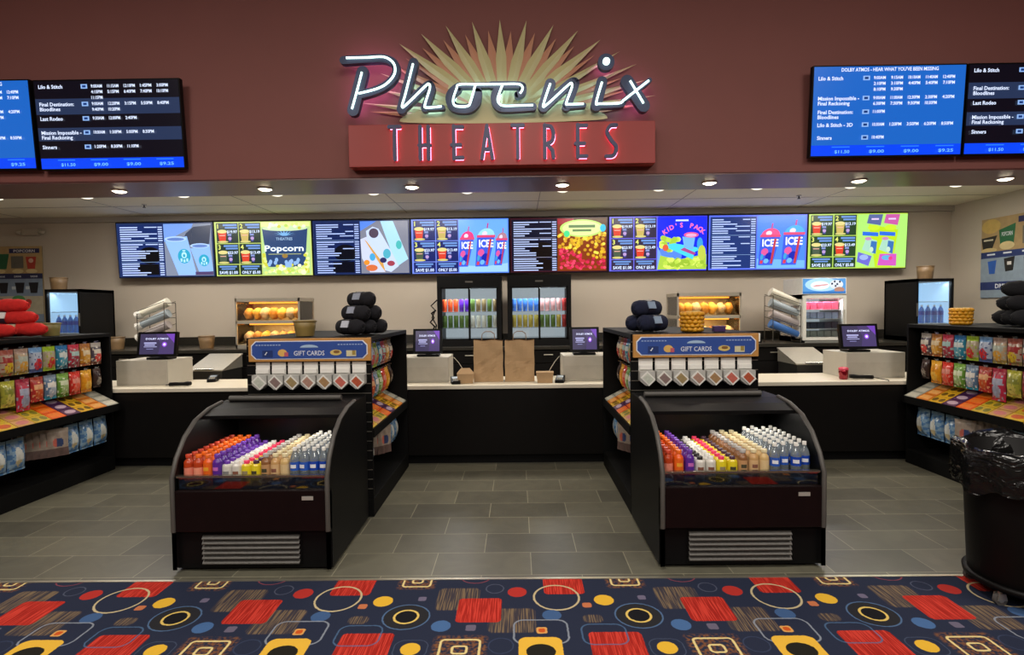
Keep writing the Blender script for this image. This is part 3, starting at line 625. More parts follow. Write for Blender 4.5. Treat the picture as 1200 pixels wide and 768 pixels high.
for ch, px in zip('THEATRES', (463, 498, 536, 571, 607, 643, 681, 716)):
    c0 = sg(px, 187-.0115*(px-463), YS+.0); hh = 37*U1; ww = 12.5*U1
    mb = MB(); hb = MB()
    for st in GL[ch]:
        pts = [(c0.x+(a-.5)*ww, c0.y+b*hh) for a, b in st]
        if len(pts) > 3: pts = [tuple(p) for p in smooth([Vector(p) for p in pts], 4)]
        stroke(mb, pts, 4.2*U1, YS-.01, YS+.01, LT)
        hb.tube([(a+.006, YS+.022, b-.004) for a, b in pts], .0135, HB, 6)
    lo = mb.build('board_letter', sign); lo['label'] = 'slate blue letter ' + ch; hb.build('halo_tube', lo)

# ---------------------------------------------------------------- counters
K = MB
sc = thing('service_counter', 'long black front counter with a cream worktop', 'counter', (0, 5.7, 0))
K().box(-7.2, 5.9, 5.70, 6.36, .10, .79, BLACK, .004).build('body', sc)
K().box(-7.2, 5.9, 5.76, 6.30, 0, .10, BLACK2).build('kick_plate', sc)
K().box(-7.25, 5.95, 5.675, 6.40, .79, .83, CREAMTOP, .006).build('worktop', sc)
HND = mat('satin_handle', '#c4beb0', .3, .8)
units = [(-6.6,-5.6),(-5.6,-4.7),(-4.7,-3.9),(-3.9,-2.95),(-2.95,-2.05),(-2.05,-1.15),(-1.15,-.1),(-.1,.9),(.9,1.9),(1.9,2.9),(2.9,3.75),(3.75,4.65),(4.65,5.6),(5.6,6.3)]
for i, (a, b) in enumerate(units):
    t = thing('back_cabinet', 'black cabinet unit under the back worktop, %s from the left' % ORD[i], 'cabinet', ((a+b)/2, 7.2, 0), 0, 'black cabinets along the back wall')
    K().box(a+.004, b-.004, 7.22, 8.2, .08, 1.07, BLACK).build('body', t)
    K().box(a+.03, b-.03, 7.26, 8.1, 0, .08, BLACK2).build('plinth', t)
    d = K().box(a+.008, b-.008, 7.19, 7.22, .9, 1.06, BLACK, .003).build('drawer', t)
    K().box((a+b)/2-.06, (a+b)/2+.06, 7.175, 7.19, 1.0, 1.014, HND, .003).build('handle', d)
    d = K().box(a+.008, b-.008, 7.19, 7.22, .1, .89, BLACK, .003).build('door', t)
    K().box(b-.05, b-.036, 7.175, 7.19, .6, .8, HND, .003).build('handle', d)
K2 = MB(); K2.box(-6.6, 6.3, 7.17, 8.24, 1.075, 1.12, mat('dark_stone_top', '#26241f', .3, var=.25, scale=50), .004)
tag(K2.build('back_worktop'), 'long dark worktop on the black cabinets along the back wall', 'worktop')
bs = MB(); bs.box(-6.6, 6.3, 8.225, 8.247, 1.122, 1.24, mat('dark_stone_top')); tag(bs.build('backsplash'), 'low dark backsplash strip along the back worktop', 'backsplash')

# ---------------------------------------------------------------- gondolas with slatwall ends
SLAT = mat('slat_groove', '#9a958a', .35, .8); SHELFM = mat('black_metal', '#0e0e0e', .62, .0, spec=.12)
GX = [('left', -5.145, -4.18, 1), ('centre left', -2.10, -1.135, 1), ('centre right', .87, 1.85, -1), ('right', 3.95, 4.92, -1)]
YA, YB, GH = 4.27, 5.655, 1.41
def gondola(nm, x0, x1, s):
    lab = {'left': 'black candy gondola at the left edge of the shop', 'centre left': 'black candy gondola behind the left drinks cooler', 'centre right': 'black candy gondola behind the right drinks cooler', 'right': 'black candy gondola behind the round trash can'}[nm]
    t = thing('candy_gondola', lab, 'display rack', ((x0+x1)/2, (YA+YB)/2, 0))
    fx = x1 if s > 0 else x0; bx = x0 if s > 0 else x1            # aisle face, outer face
    fx -= s*{'left': .03, 'right': .07}.get(nm, .12)              # shelves and hooks sit back from the end panels
    K().box(x0, x1, YA, YB, 0, .14, SHELFM, .004).build('base', t)
    K().box(x0, x1, YA, YB, GH-.035, GH, SHELFM, .004).build('top_panel', t)
    K().box(bx, fx-s*.36, YA+.02, YB-.02, .14, GH-.035, BLACK2).build('spine', t)
    K().box(x0, x1, YB-.02, YB, .14, GH-.035, SHELFM).build('side_panel', t)
    K().box(x0, x1, YA, YA+.02, .14, GH-.035, SHELFM).build('end_panel', t)
    g = MB()
    z = .22
    while z < 1.36: g.box(x0+.004, x1-.004, YA-.003, YA, z, z+.006, SLAT); z += .075
    g.build('slat_groove', t)
    K().box(fx-s*.36, fx-s*.345, YA+.02, YB-.02, .6, GH-.035, mat('maroon_pegboard', '#3a1614', .6)).build('peg_board', t)
    for z in (1.335, 1.075):                                       # hook rails
        K().box(fx-s*.35, fx-s*.325, YA+.02, YB-.02, z-.01, z+.01, SHELFM).build('hook_rail', t)
        for i in range(9): K().cyl((fx-s*.33, 5.53-.14*i, z), (fx-s*.01, 5.53-.14*i, z+.004), .0035, CHROME, seg=6).build('peg_hook', t)
    # tilted shelf
    sh = MB(); sh.prism([(fx-s*.2, .82), (fx+s*.12, .655), (fx+s*.12, .625), (fx-s*.34, .70), (fx-s*.34, .82)], 'y', YA+.021, YB-.021, SHELFM); sh.box(fx+s*.12, fx+s*.128, YA+.021, YB-.021, .62, .69, SHELFM)
    sh.build('tilted_shelf', t)
    for z in (.585,):
        K().box(fx-s*.35, fx-s*.33, YA+.02, YB-.02, z-.01, z+.01, SHELFM).build('hook_rail', t)
        for i in range(6): K().cyl((fx-s*.335, 5.5-.22*i, z), (fx+s*.04, 5.5-.22*i, z+.004), .0035, CHROME, seg=6).build('peg_hook', t)
    return fx
faces = {}
for nm, x0, x1, s in GX: faces[nm] = (gondola(nm, x0, x1, s), s)

# ---------------------------------------------------------------- packaged candy
def pillow(w_, h_, d_, mats_fn, nx=16, ny=20, sag=0.0):
    mb = MB()
    for side in (-1, 1):
        for i in range(nx):
            for j in range(ny):
                def pt(a, b):
                    u = a/nx*2-1; v = b/ny
                    e = (1-u**4)*(math.sin(PI*min(1, max(0, (v-.05)/.85)))**.6 if .05 < v < .9 else 0)
                    wob = .004*math.sin(7*u+5*v)*(1-u*u)
                    return (u*w_/2*(1-.05*math.sin(PI*v)), side*(d_/2*e+.001)+wob-0.0, -h_*(1-v))
                q = [pt(i, j), pt(i+1, j), pt(i+1, j+1), pt(i, j+1)]
                if side > 0: q = q[::-1]
                mb.add(q, [(0, 1, 2, 3)], mats_fn((i+.5)/nx, (j+.5)/ny, side), True)
    return mb
def cm(h): return mat('wrap_'+h.strip('#'), h, .28, var=.28, scale=38, coat=.3)
def bagfn(base, top, blob, band=None, low=None):
    hs = sum(map(ord, base+blob))
    def f(u, v, s):
        if s > 0: return cm(base)
        if v < .8 and math.sin(hs+u*17+v*5)*math.sin(hs*2+v*23-u*7) > .62: return cm(band or low or top)
        if v > .82: return cm(top)
        if band and .5 < v < .68 and .12 < u < .88: return cm(band)
        if (u-.5)**2/.09+(v-.32)**2/.05 < 1: return cm(blob)
        if low and v < .14: return cm(low)
        return cm(base)
    return f
KND = {
 'multi': ('multicoloured candy bag', '#5a5260', '#b8b0a8', '#c8342c', '#d8d0c0', '#6a4030'),
 'gold': ('gold and orange candy bag', '#c88a2a', '#b87838', '#d8a040', '#e8d0a8', '#a85a20'),
 'rose': ('rose red candy bag', '#b83a4c', '#d03850', '#9a3040', '#a8c8c4', '#8a2c3c'),
 'teal': ('teal blue candy bag', '#2c8aa8', '#2a7ab8', '#58a0b4', '#d4dcd8', '#1c6478'),
 'lime': ('lime and red candy bag', '#b8a88c', '#a8c828', '#c83030', None, '#a0b838'),
 'sky': ('pale blue candy bag', '#b4c0d4', '#7aa8d8', '#d02c34', None, '#4a5c90'),
 'cream': ('cream candy bag', '#c8ac88', '#b89a88', '#d8a040', '#b8c0b0', '#a08a40'),
 'creamred': ('cream and red candy bag', '#c0a890', '#b06050', '#d8b830', '#a83030', '#88784c'),
 'brown': ('small dark brown chocolate bag', '#3a2a24', '#4a3a38', '#8a8074', None, '#2c1c18'),
 'orange': ('bright golden orange candy bag', '#dc9820', '#e8a830', '#e8b448', '#d88c18', '#c88420'),
 'red': ('bright red candy bag', '#cc2c20', '#d43424', '#e06048', '#d88878', '#a8241c'),
 'green': ('leaf green candy bag', '#6a9838', '#7aa844', '#a0b878', '#d0d8b8', '#4a7c28'),
 'slate': ('slate blue candy bag', '#5c7a98', '#7a8ca0', '#a8b4c0', '#e0dcd4', '#2c90a8'),
 'crimson': ('crimson candy bag', '#b02c28', '#a84030', '#c85830', '#e0a878', '#b82c2c'),
 'pink': ('tall pink candy bag', '#c0304c', '#a82c44', '#9a9cb0', '#a8acc0', '#c83048'),
 'olive': ('olive yellow candy bag', '#a8a83c', '#b8b43c', '#ccc060', '#888c38', '#c0b048'),
 'wine': ('dark wine red candy bag', '#7a1c24', '#8a2830', '#a04048', None, '#5c141c')}
proto = {}
def bag_proto(k):
    lab, base, top, blob, band, low = KND[k]
    h_ = .275 if k == 'pink' else (.19 if k == 'brown' else .218)
    t = thing('candy_bag', lab, 'candy bag', (0, 0, 0))
    pillow(.134 if k != 'brown' else .1, h_, .06, bagfn(base, top, blob, band, low)).build('pouch', t)
    K().box(-.02, .02, -.0015, .0015, -.004, .018, CLEARP).build('hang_tab', t)
    return Placer(t)
R1 = ['multi', 'gold', 'rose', 'teal', 'lime', 'sky', 'cream', 'creamred', 'multi']
R2 = ['brown', 'orange', 'red', 'green', 'slate', 'crimson', 'pink', 'olive', 'wine']
WH = {'left': 'left gondola', 'centre left': 'centre left gondola', 'centre right': 'centre right gondola', 'right': 'right gondola'}
for nm, (fx, s) in faces.items():
    rot = PI/2 if s > 0 else -PI/2
    for row, (kinds, z) in enumerate(((R1, 1.333), (R2, 1.073))):
        for i, k in enumerate(kinds):
            if k not in proto: proto[k] = bag_proto(k)
            # front bag lies against the hook tip; the hook passes through its hang tab
            o = proto[k].put((fx-s*.035, 5.53-.14*i, z-.012), rot, '%s, %s row of %s, %s from far end' % (KND[k][0].replace('candy ', ''), 'upper' if row == 0 else 'second', WH[nm], ORD[i]), 'candy bags hanging on the gondolas')
# candy boxes on the tilted shelves
def cbox(k, col, lid, ovals):
    t = thing('candy_box', 'x', 'candy box', (0, 0, 0)); m = cm(col)
    K().box(-.078, .078, -.046, .046, 0, .026, m, .002).build('carton', t)
    p = MB()
    if ovals:
        for a in (-.04, .04) if ovals == 2 else (0,):
            p.prism([(a+(.03 if ovals == 2 else .058)*math.cos(2*PI*q/14), .028*math.sin(2*PI*q/14)) for q in range(14)], 'z', .0262, .0268, cm(lid))
    else: p.box(-.06, .06, -.03, .03, .0262, .0268, cm(lid))
    p.build('printed_panel', t); return Placer(t)
BX = [('silver', '#a8a89c', '#c8c4b4', 0, 'silver grey'), ('orangec', '#d07828', '#e8a860', 0, 'pale orange'), ('yellow', '#d8a828', '#6a5018', 2, 'yellow with brown dots'), ('purple', '#4a2850', '#c0a8b8', 1, 'purple with a pale oval'),
      ('orange', '#e05c14', '#e87828', 0, 'vivid orange'), ('oliv', '#c8a828', '#7a7420', 2, 'mustard with olive dots'), ('cream', '#c89858', '#c87878', 1, 'cream with a pink oval'), ('yellow2', '#d4b030', '#c85a28', 1, 'yellow with an orange oval')]
bxp = {}
sl = math.atan2(.165, .32)
for nm, (fx, s) in faces.items():
    for i, (k, col, lid, ov, d_) in enumerate(BX):
        if k not in bxp: bxp[k] = cbox(k, col, lid, ov)
        y = 5.55-.165*i
        for j in range(3):
            a = -.185+.004+.052+j*.097                             # distance out from the face along the slope
            x = fx+s*(a*math.cos(sl)+.0); z = .82-(a*math.cos(sl)+.2)*math.tan(sl)+.0015
            o = bxp[k].put((x, y, z), (0, 0, 0), '%s candy box, %s gondola, %s file from far end, %s' % (d_, nm, ORD[i], ('uppermost', 'middle', 'lowest')[j]), 'candy boxes on the tilted shelves')
            o.rotation_euler = Matrix(((0, s*-1*-math.cos(sl), s*math.sin(sl)), (s, 0, 0), (0, math.sin(sl)*-1*-1*-1, math.cos(sl)))).to_euler() if False else (Matrix.Rotation(s*sl, 3, 'Y') @ Matrix.Rotation(s*PI/2, 3, 'Z')).to_euler()
# lower hooks: bagged toys and slim pouches
TB = {'bluetoy': ('puffy clear bag with a blue toy and white card', '#5a8cc0', '#86aed0', '#dfe2e0', None, '#3f74b4')}
def toy_proto():
    t = thing('toy_bag', 'x', 'toy bag', (0, 0, 0))
    def f(u, v, s):
        if s > 0: return cm('#5a8cc0')
        if v > .88: return cm('#9ab8cc')
        if (u-.45)**2/.05+(v-.45)**2/.08 < 1: return cm('#d8dad4') if (v > .35) else cm('#c8b890')
        return cm('#4f7cae') if (math.sin(19*u+14*v)+math.sin(31*v-9*u) > .1) else cm('#8aa8c0')
    pillow(.165, .27, .085, f).build('pouch', t)
    K().box(-.02, .02, -.0015, .0015, -.004, .016, CLEARP).build('hang_tab', t); return Placer(t)
def slim_proto():
    t = thing('activity_pouch', 'x', 'pouch', (0, 0, 0))
    def f(u, v, s):
        if v > .86: return cm('#b0a090')
        if (u-.5)**2/.06+(v-.5)**2/.03 < 1 and s < 0: return cm('#3c4c78') if u > .45 else cm('#c86a5c')
        if v < .3: return cm('#6a5450')
        return cm('#a8988a')
    pillow(.16, .25, .02, f).build('pouch', t)
    K().box(-.02, .02, -.0015, .0015, -.004, .016, CLEARP).build('hang_tab', t); return Placer(t)
TY = toy_proto(); SP = slim_proto()
for nm, (fx, s) in faces.items():
    rot = PI/2 if s > 0 else -PI/2
    for i, y in enumerate((5.50, 5.32, 5.14)):
        TY.put((fx-s*.0, y, .575), rot, 'blue toy bag on the %s lower hooks, %s from far end' % (WH[nm], ORD[i]), 'toy bags on the lower hooks')
    for i in range(6):
        SP.put((fx+s*(.05-.036*i), 4.93-.030*i, .58), rot-s*.6, 'slim tan pouch hanging on the %s, %s from far end' % (WH[nm], ORD[i]), 'slim pouches on the lower hooks')
    for i, y in enumerate((4.56, 4.39)):
        TY.put((fx+s*.0, y, .575), rot, 'blue toy bag, near end of %s lower hooks, %s of two' % (WH[nm], ['farther', 'nearer'][i]), 'toy bags on the lower hooks')
# ---------------------------------------------------------------- curved front drinks coolers
CGREY = mat('cooler_trim', '#55524e', .5, .2); MAROONP = mat('dark_maroon_panel', '#150a0b', .4, var=.3, spec=.2); LIP = mat('cooler_lip_chrome', '#a09a8c', .2, .9)
PROF = [(0, .02), (0, .60), (.05, .705), (.14, .815), (.265, .90), (.43, .948), (.60, .965), (.86, .965), (.86, .02)]   # depth from the front, height
def cooler(name_lab, x0, x1, y0):
    t = thing('drinks_cooler', name_lab, 'cooler', ((x0+x1)/2, y0, 0)); W = .028
    P = lambda a: (y0+a[0], a[1])
    for xa, xb in ((x0, x0+W), (x1-W, x1)):
        ep = K().prism([P(a) for a in PROF][:-2]+[(y0+.86, .965), (y0+.86, .02), (y0+.03, .02), (y0+.03, .25), (y0, .25)], 'x', xa, xb, BLACK2).build('end_panel', t)
        K().tube([((xa+xb)/2, y0+a-.002, b) for a, b in [(0, .26), (0, .6), (.05, .705), (.14, .815), (.265, .90), (.43, .948), (.60, .965)]], .015, CGREY, 8).build('edge_trim', ep)
    a, b = x0+W, x1-W
    K().box(a, b, y0+.05, y0+.84, .02, .49, BLACK2).build('cabinet_body', t)
    K().box(x0-.0, x1, y0-.004, y0+.04, .26, .515, MAROONP, .006).build('front_panel', t)
    K().box(x1-.17, x1-.10, y0-.008, y0-.004, .455, .478, mat('silver_badge', '#b8b4ac', .3, .3)).build('badge', t)
    kp = K().box(a, b, y0+.03, y0+.05, .02, .25, BLACK2).build('lower_panel', t)
    g = MB(); gx0, gx1 = x0+.18, x1-.2
    g.box(gx0-.01, gx1+.01, y0+.024, y0+.03, .035, .235, BLACK2)
    for k in range(6): z = .052+.031*k; g.prism([(y0+.024, z+.016), (y0+.006, z), (y0+.006, z+.006), (y0+.024, z+.022)], 'x', gx0, gx1, CGREY)
    g.build('vent_grille', t)
    K().box(a, b, y0+.02, y0+.035, .515, .60, glass('smoked_glass', (.35, .35, .36), .12)).build('front_glass', t)
    K().box(a, b, y0+.008, y0+.042, .592, .606, LIP, .003).build('glass_rail', t)
    K().box(a, b, y0+.045, y0+.80, .49, .505, mat('dark_deck', '#2c2a28', .4)).build('deck', t)
    K().box(a, b, y0+.80, y0+.84, .49, .965, mat('cooler_liner', '#1c1b1b', .4)).build('rear_liner', t)
    hd = MB(); hd.prism([(y0+.33, .918), (y0+.33, .895), (y0+.82, .925), (y0+.82, .965), (y0+.60, .965), (y0+.44, .948)], 'x', a, b, BLACK2); hd.build('header', t)
    K().cyl((x0+.05, y0+.64, .985), (x1-.12, y0+.64, .985), .020, CGREY, seg=14).build('night_curtain_roll', t)
    st = K().box(a+.03, b-.03, y0+.49, y0+.52, .886, .896, mat('led_strip', '#fff4e0', .4, emit='#fff0d8', es=1.2)).build('led_strip', t)
    l = lamp('case_lamp', 'AREA', (0, .46, .872), 1.7, (1, .95, .86), b-a-.1, .05, None); l.parent = t; l.rotation_euler = (math.radians(-14), 0, 0)
    return t
cooler('curved front drinks cooler on the left, orange bottles at its left end', -2.15, -1.165, 3.36)
cooler('curved front drinks cooler on the right, clear water bottles at its right end', .862, 1.87, 3.36)
def bottle(kind, prof, lab, cap, body, label=None, lz=None, cz=None, cr=.013, mark=None):
    t = thing('drink_bottle', lab, 'bottle', (0, 0, 0)); H_ = prof[-1][1]; cr = cr if prof is WB else max(cr, .0185)
    K().lathe(prof, body, seg=12).build('bottle_body', t)
    K().lathe([(cr, H_-.008), (cr, H_+.012), (cr*.9, H_+.014), (0, H_+.014)], cap, seg=10).build('cap', t)
    if label:
        r = max(p[0] for p in prof)+.0006; z0, z1 = lz
        lb = MB(); lb.lathe([(r, z0), (r, z1)], label, seg=12)
        lb.f = lb.f[:12]; lb.m = lb.m[:12]; lb.sm = lb.sm[:12]
        if mark:
            for a0 in (-2.2,): 
                ps = [((r+.0006)*math.cos(a0+.14*k), (r+.0006)*math.sin(a0+.14*k)) for k in range(9)]
                zc = max((z0+z1)/2, z1-.036); hh = .011
                for p, q in zip(ps, ps[1:]): lb.add([(p[0], p[1], zc-hh), (q[0], q[1], zc-hh), (q[0], q[1], zc+hh), (p[0], p[1], zc+hh)], [(0, 1, 2, 3)], mark)
        lb.build('label_sleeve', t)
    return Placer(t)
def bm_(n, h, r=.25, em=0): return mat(n, h, r, var=.06, coat=.4)
J = [(.026, 0), (.0305, .006), (.0305, .155), (.028, .172), (.0165, .186), (.0145, .19), (.0145, .202)]
SQ = [(.028, 0), (.032, .006), (.032, .138), (.029, .148), (.018, .153), (.017, .159)]
WB = [(.027, 0), (.0322, .008), (.031, .08), (.0322, .085), (.0322, .17), (.026, .198), (.0135, .222), (.012, .230), (.012, .240)]
WW = glass('water_plastic', (.90, .94, .97), .12, .1, '#c4d2dc', .22)
WTC = bm_('white_cap', '#eceae4')
KB = {
 'redtea': (bottle('a', J, '', bm_('red_cap', '#c8452c'), bm_('red_tea', '#b8401c', .2), bm_('pink_label', '#e88a74'), (.05, .135)), 'pink labelled tea bottle'),
 'redtea2': (bottle('a', J, '', bm_('orange_cap', '#ee6a1c'), bm_('red_tea'  , '#b8401c', .2), bm_('pink_label2', '#f0987c'), (.05, .135)), 'orange capped tea bottle'),
 'orange': (bottle('a', J, '', bm_('orange_cap', '#ee6a1c'), bm_('orange_drink', '#e85c14', .2), bm_('orange_sleeve', '#f06a20'), (.01, .162), mark=bm_('yellow_mark', '#f0a830')), 'orange fruit drink bottle'),
 'purple': (bottle('a', J, '', bm_('violet_cap', '#6a3aa8'), bm_('purple_drink', '#5a2494', .2), bm_('purple_sleeve', '#5c2a9c'), (.01, .162), mark=bm_('magenta_mark', '#c86ac0')), 'purple fruit drink bottle'),
 'white': (bottle('a', SQ, '', bm_('violet_cap', '#6a3aa8'), bm_('milk_white', '#cfcac0', .3), bm_('pale_label', '#d8d4cc'), (.05, .136), cr=.016, mark=bm_('grey_mark', '#888888')), 'squat violet capped bottle'),
 'white2': (bottle('a', SQ, '', WTC, bm_('milk_white2', '#d4cfc6', .3), bm_('pale_label', '#d8d4cc'), (.05, .136), cr=.016, mark=bm_('brown_mark', '#8a5a4a')), 'squat white capped bottle'),
 'white3': (bottle('a', SQ, '', bm_('black_cap', '#2a2624'), bm_('milk_white2', '#d4cfc6', .3), bm_('pale_label', '#d8d4cc'), (.05, .136), cr=.016, mark=bm_('brown_mark', '#8a5a4a')), 'squat black capped bottle'),
 'yellow': (bottle('a', SQ, '', bm_('pink_cap', '#ee3c64'), bm_('yellow_body', '#dcc420', .25), bm_('yellow_sleeve', '#ecd828'), (.01, .137), cr=.017, mark=bm_('tan_mark', '#9a8a6a')), 'yellow pink capped bottle'),
 'yellow2': (bottle('a', SQ, '', bm_('plum_cap', '#4a3040'), bm_('yellow_body', '#dcc420', .25), bm_('yellow_sleeve', '#ecd828'), (.01, .137), cr=.017, mark=bm_('dark_mark', '#4a4634')), 'yellow plum capped bottle'),
 'coffee': (bottle('a', J, '', bm_('silver_cap', '#b4b0ac', .3), bm_('coffee_drink', '#8a5c38', .2), bm_('coffee_label', '#c09468'), (.06, .15), mark=bm_('dark_mark', '#4a4634')), 'brown coffee bottle'),
 'latte': (bottle('a', J, '', bm_('cream_cap', '#e4d4a8'), bm_('latte_drink', '#c49a64', .2), bm_('latte_label', '#d8b484'), (.06, .15), mark=bm_('brown_mark', '#8a5a4a')), 'tan latte bottle'),
 'vanilla': (bottle('a', J, '', bm_('cream_cap', '#e4d4a8'), bm_('vanilla_drink', '#cfae74', .2), bm_('vanilla_label', '#dcc090'), (.06, .15)), 'pale vanilla coffee bottle'),
 'smart': (bottle('a', WB, '', WTC, WW, bm_('blue_label', '#2c5cc0'), (.112, .165), mark=bm_('white_mark', '#e8ecf4')), 'clear blue labelled water bottle'),
 'water': (bottle('a', WB, '', WTC, WW, bm_('deep_blue_label', '#1c48b4'), (.112, .168), mark=bm_('white_mark', '#e8ecf4')), 'large clear water bottle')}
LC = ['redtea', 'redtea2', 'orange', 'purple', 'white', 'white2', 'yellow', 'yellow2', 'coffee', 'latte', 'vanilla', 'smart', 'smart', 'water', 'water']
RC = ['redtea', 'orange', 'purple', 'white3', 'white2', 'yellow', 'yellow2', 'coffee', 'latte', 'vanilla', 'smart', 'smart', 'water', 'water']
for side, cols, x0, x1 in (('left', LC, -2.085, -1.228), ('right', RC, .935, 1.80)):
    n = len(cols)
    for i, k in enumerate(cols):
        x = x0+(x1-x0)*i/(n-1); pl, lb = KB[k]
        for j in range(9):
            y = 3.455+.0665*j + (.0 if not (side == 'right' and i >= n-4) else (.03 if i % 2 else 0))
            if j == 8 and k in ('water', 'smart'): continue
            pl.put((x+random.uniform(-.0015, .0015), y, .5055), random.uniform(-.35, .1) if k in ('water', 'smart') else random.uniform(-.12, .12), '%s, %s cooler, %s file from left, %s from front' % (lb, side, ORD[i], ORD[j]), lb+'s in rows')

# ---------------------------------------------------------------- gift card displays on the gondola ends
WOODF = mat('honey_wood_frame', '#c08a48', .5, var=.2, scale=30); BLUEP = mat('sign_blue', '#2f4f9c', .45, var=.12, scale=12)
LETW = mat('sign_white', '#dfe4ee', .5)
FROST = glass('frosted_plastic', (.96, .97, .98), .1, .3, '#e4e2dc', .55)
def gift(side, x0, x1):
    yb = YA-.004
    t = thing('gift_card_sign', 'blue GIFT CARDS sign in a honey coloured frame, above the %s drinks cooler' % side, 'sign', ((x0+x1)/2, yb, 1.23))
    z0, z1 = 1.228, 1.405; K().box(x0, x1, yb-.03, yb, z0, z1, WOODF, .004).build('frame', t)
    def oct_(i, c): a, b, e, f = x0+i, x1-i, z0+i*.8, z1-i*.8; return [(a+c, e), (b-c, e), (b, e+c), (b, f-c), (b-c, f), (a+c, f), (a, f-c), (a, e+c)]
    K().prism(oct_(.022, .035), 'y', yb-.033, yb-.03, LETW).build('white_border', t)
    K().prism(oct_(.030, .033), 'y', yb-.035, yb-.033, BLUEP).build('blue_panel', t)
    cx = (x0+x1)/2; p = MB(); Y_ = yb-.0362
    p.text('GIFT CARDS', (cx+.0, Y_, 1.275), (1, 0, 0), (0, 0, 1), .036, LETW, .235, 'c', .01); p.build('lettering', t)
    g = lambda h: mat('icon_'+h.strip('#'), h, .5)
    def icon(*fs):
        m = MB()
        for f in fs: f(m)
        m.build('printed_icon', t)
    icon(lambda m: m.prism([(cx+.07*math.cos(PI*k/10), 1.335+.022*math.sin(PI*k/10)) for k in range(11)], 'y', Y_, Y_+.001, g('#a8c4e0')))
    icon(lambda m: m.box(x0+.11, x0+.19, Y_, Y_+.001, 1.262, 1.315, g('#1c3470')), lambda m: m.prism([(x0+.125, 1.285), (x0+.135, 1.278), (x0+.15, 1.302), (x0+.142, 1.304), (x0+.135, 1.29)], 'y', Y_-.001, Y_, LETW))
    icon(lambda m: m.prism([(x0+.265+.036*math.cos(PI*k/8), 1.295+.028*math.sin(PI*k/8)) for k in range(16)], 'y', Y_, Y_+.001, g('#e0b460')), lambda m: m.box(x0+.28, x0+.31, Y_-.001, Y_, 1.268, 1.3, g('#c05a6a')))
    icon(lambda m: m.prism([(x1-.265+.045*math.cos(PI*k/8), 1.295+.022*math.sin(PI*k/8)) for k in range(16)], 'y', Y_, Y_+.001, g('#d8c070')), lambda m: m.prism([(x1-.26+.025*math.cos(PI*k/8), 1.3+.012*math.sin(PI*k/8)) for k in range(16)], 'y', Y_-.001, Y_, g('#8a6030')))
    icon(lambda m: m.box(x1-.185, x1-.11, Y_, Y_+.001, 1.265, 1.31, g('#d8d0a8')), lambda m: m.box(x1-.14, x1-.115, Y_-.001, Y_, 1.275, 1.31, g('#a08840')))
    for xx in (x0+.06, x1-.25):
        m = MB()
        for q in range(9): m.box(xx+q*.022, xx+.015+q*.022, Y_, Y_+.001, 1.352, 1.360, g('#9ab0d8'))
        m.build('small_lettering', t)
    cols = ['#c4c8bc', '#8a7470', '#a08a60', '#b08878', '#a8845c', '#c86a5c', '#b8583c']
    for i in range(7):
        px = x0+.035+(x1-x0-.07)*(i+.5)/7
        q = thing('gift_card_pocket', 'white gift card pocket above the %s cooler, %s from the left' % (side, ORD[i]), 'card holder', (px, yb, 1.03), 0, 'gift card pockets on the slatwall')
        K().box(px-.054, px+.054, yb-.006, yb, 1.06, 1.222, WHITE, .002).build('back_plate', q)
        K().box(px-.05, px+.05, yb-.02, yb-.006, 1.135, 1.17, WHITE, .003).build('upper_tray', q)
        bd = MB(); bd.prism([(px-.056, 1.128), (px+.056, 1.128), (px+.056, 1.055), (px+.012, 1.018), (px-.012, 1.018), (px-.056, 1.055)], 'y', yb-.075, yb-.006, FROST); bd.build('clear_box', q)
        cc = Vector((px+.002, yb-.078, 1.074)); ru = Vector((.7, 0, .7)); rv = Vector((-.7, 0, .7))
        k = MB(); k.obox(cc+Vector((0, -.003, 0)), ru*.036, rv*.046, Vector((0, .003, 0)), WHITE); k.build('card', q)
        k = MB(); k.obox(cc+Vector((0, -.0068, 0)), ru*.026, rv*.034, Vector((0, .0006, 0)), mat('card_'+cols[i].strip('#'), cols[i], .35, var=.3, scale=50)); k.build('card_print', q)
gift('left', -2.07, -1.128); gift('right', .884, 1.838)

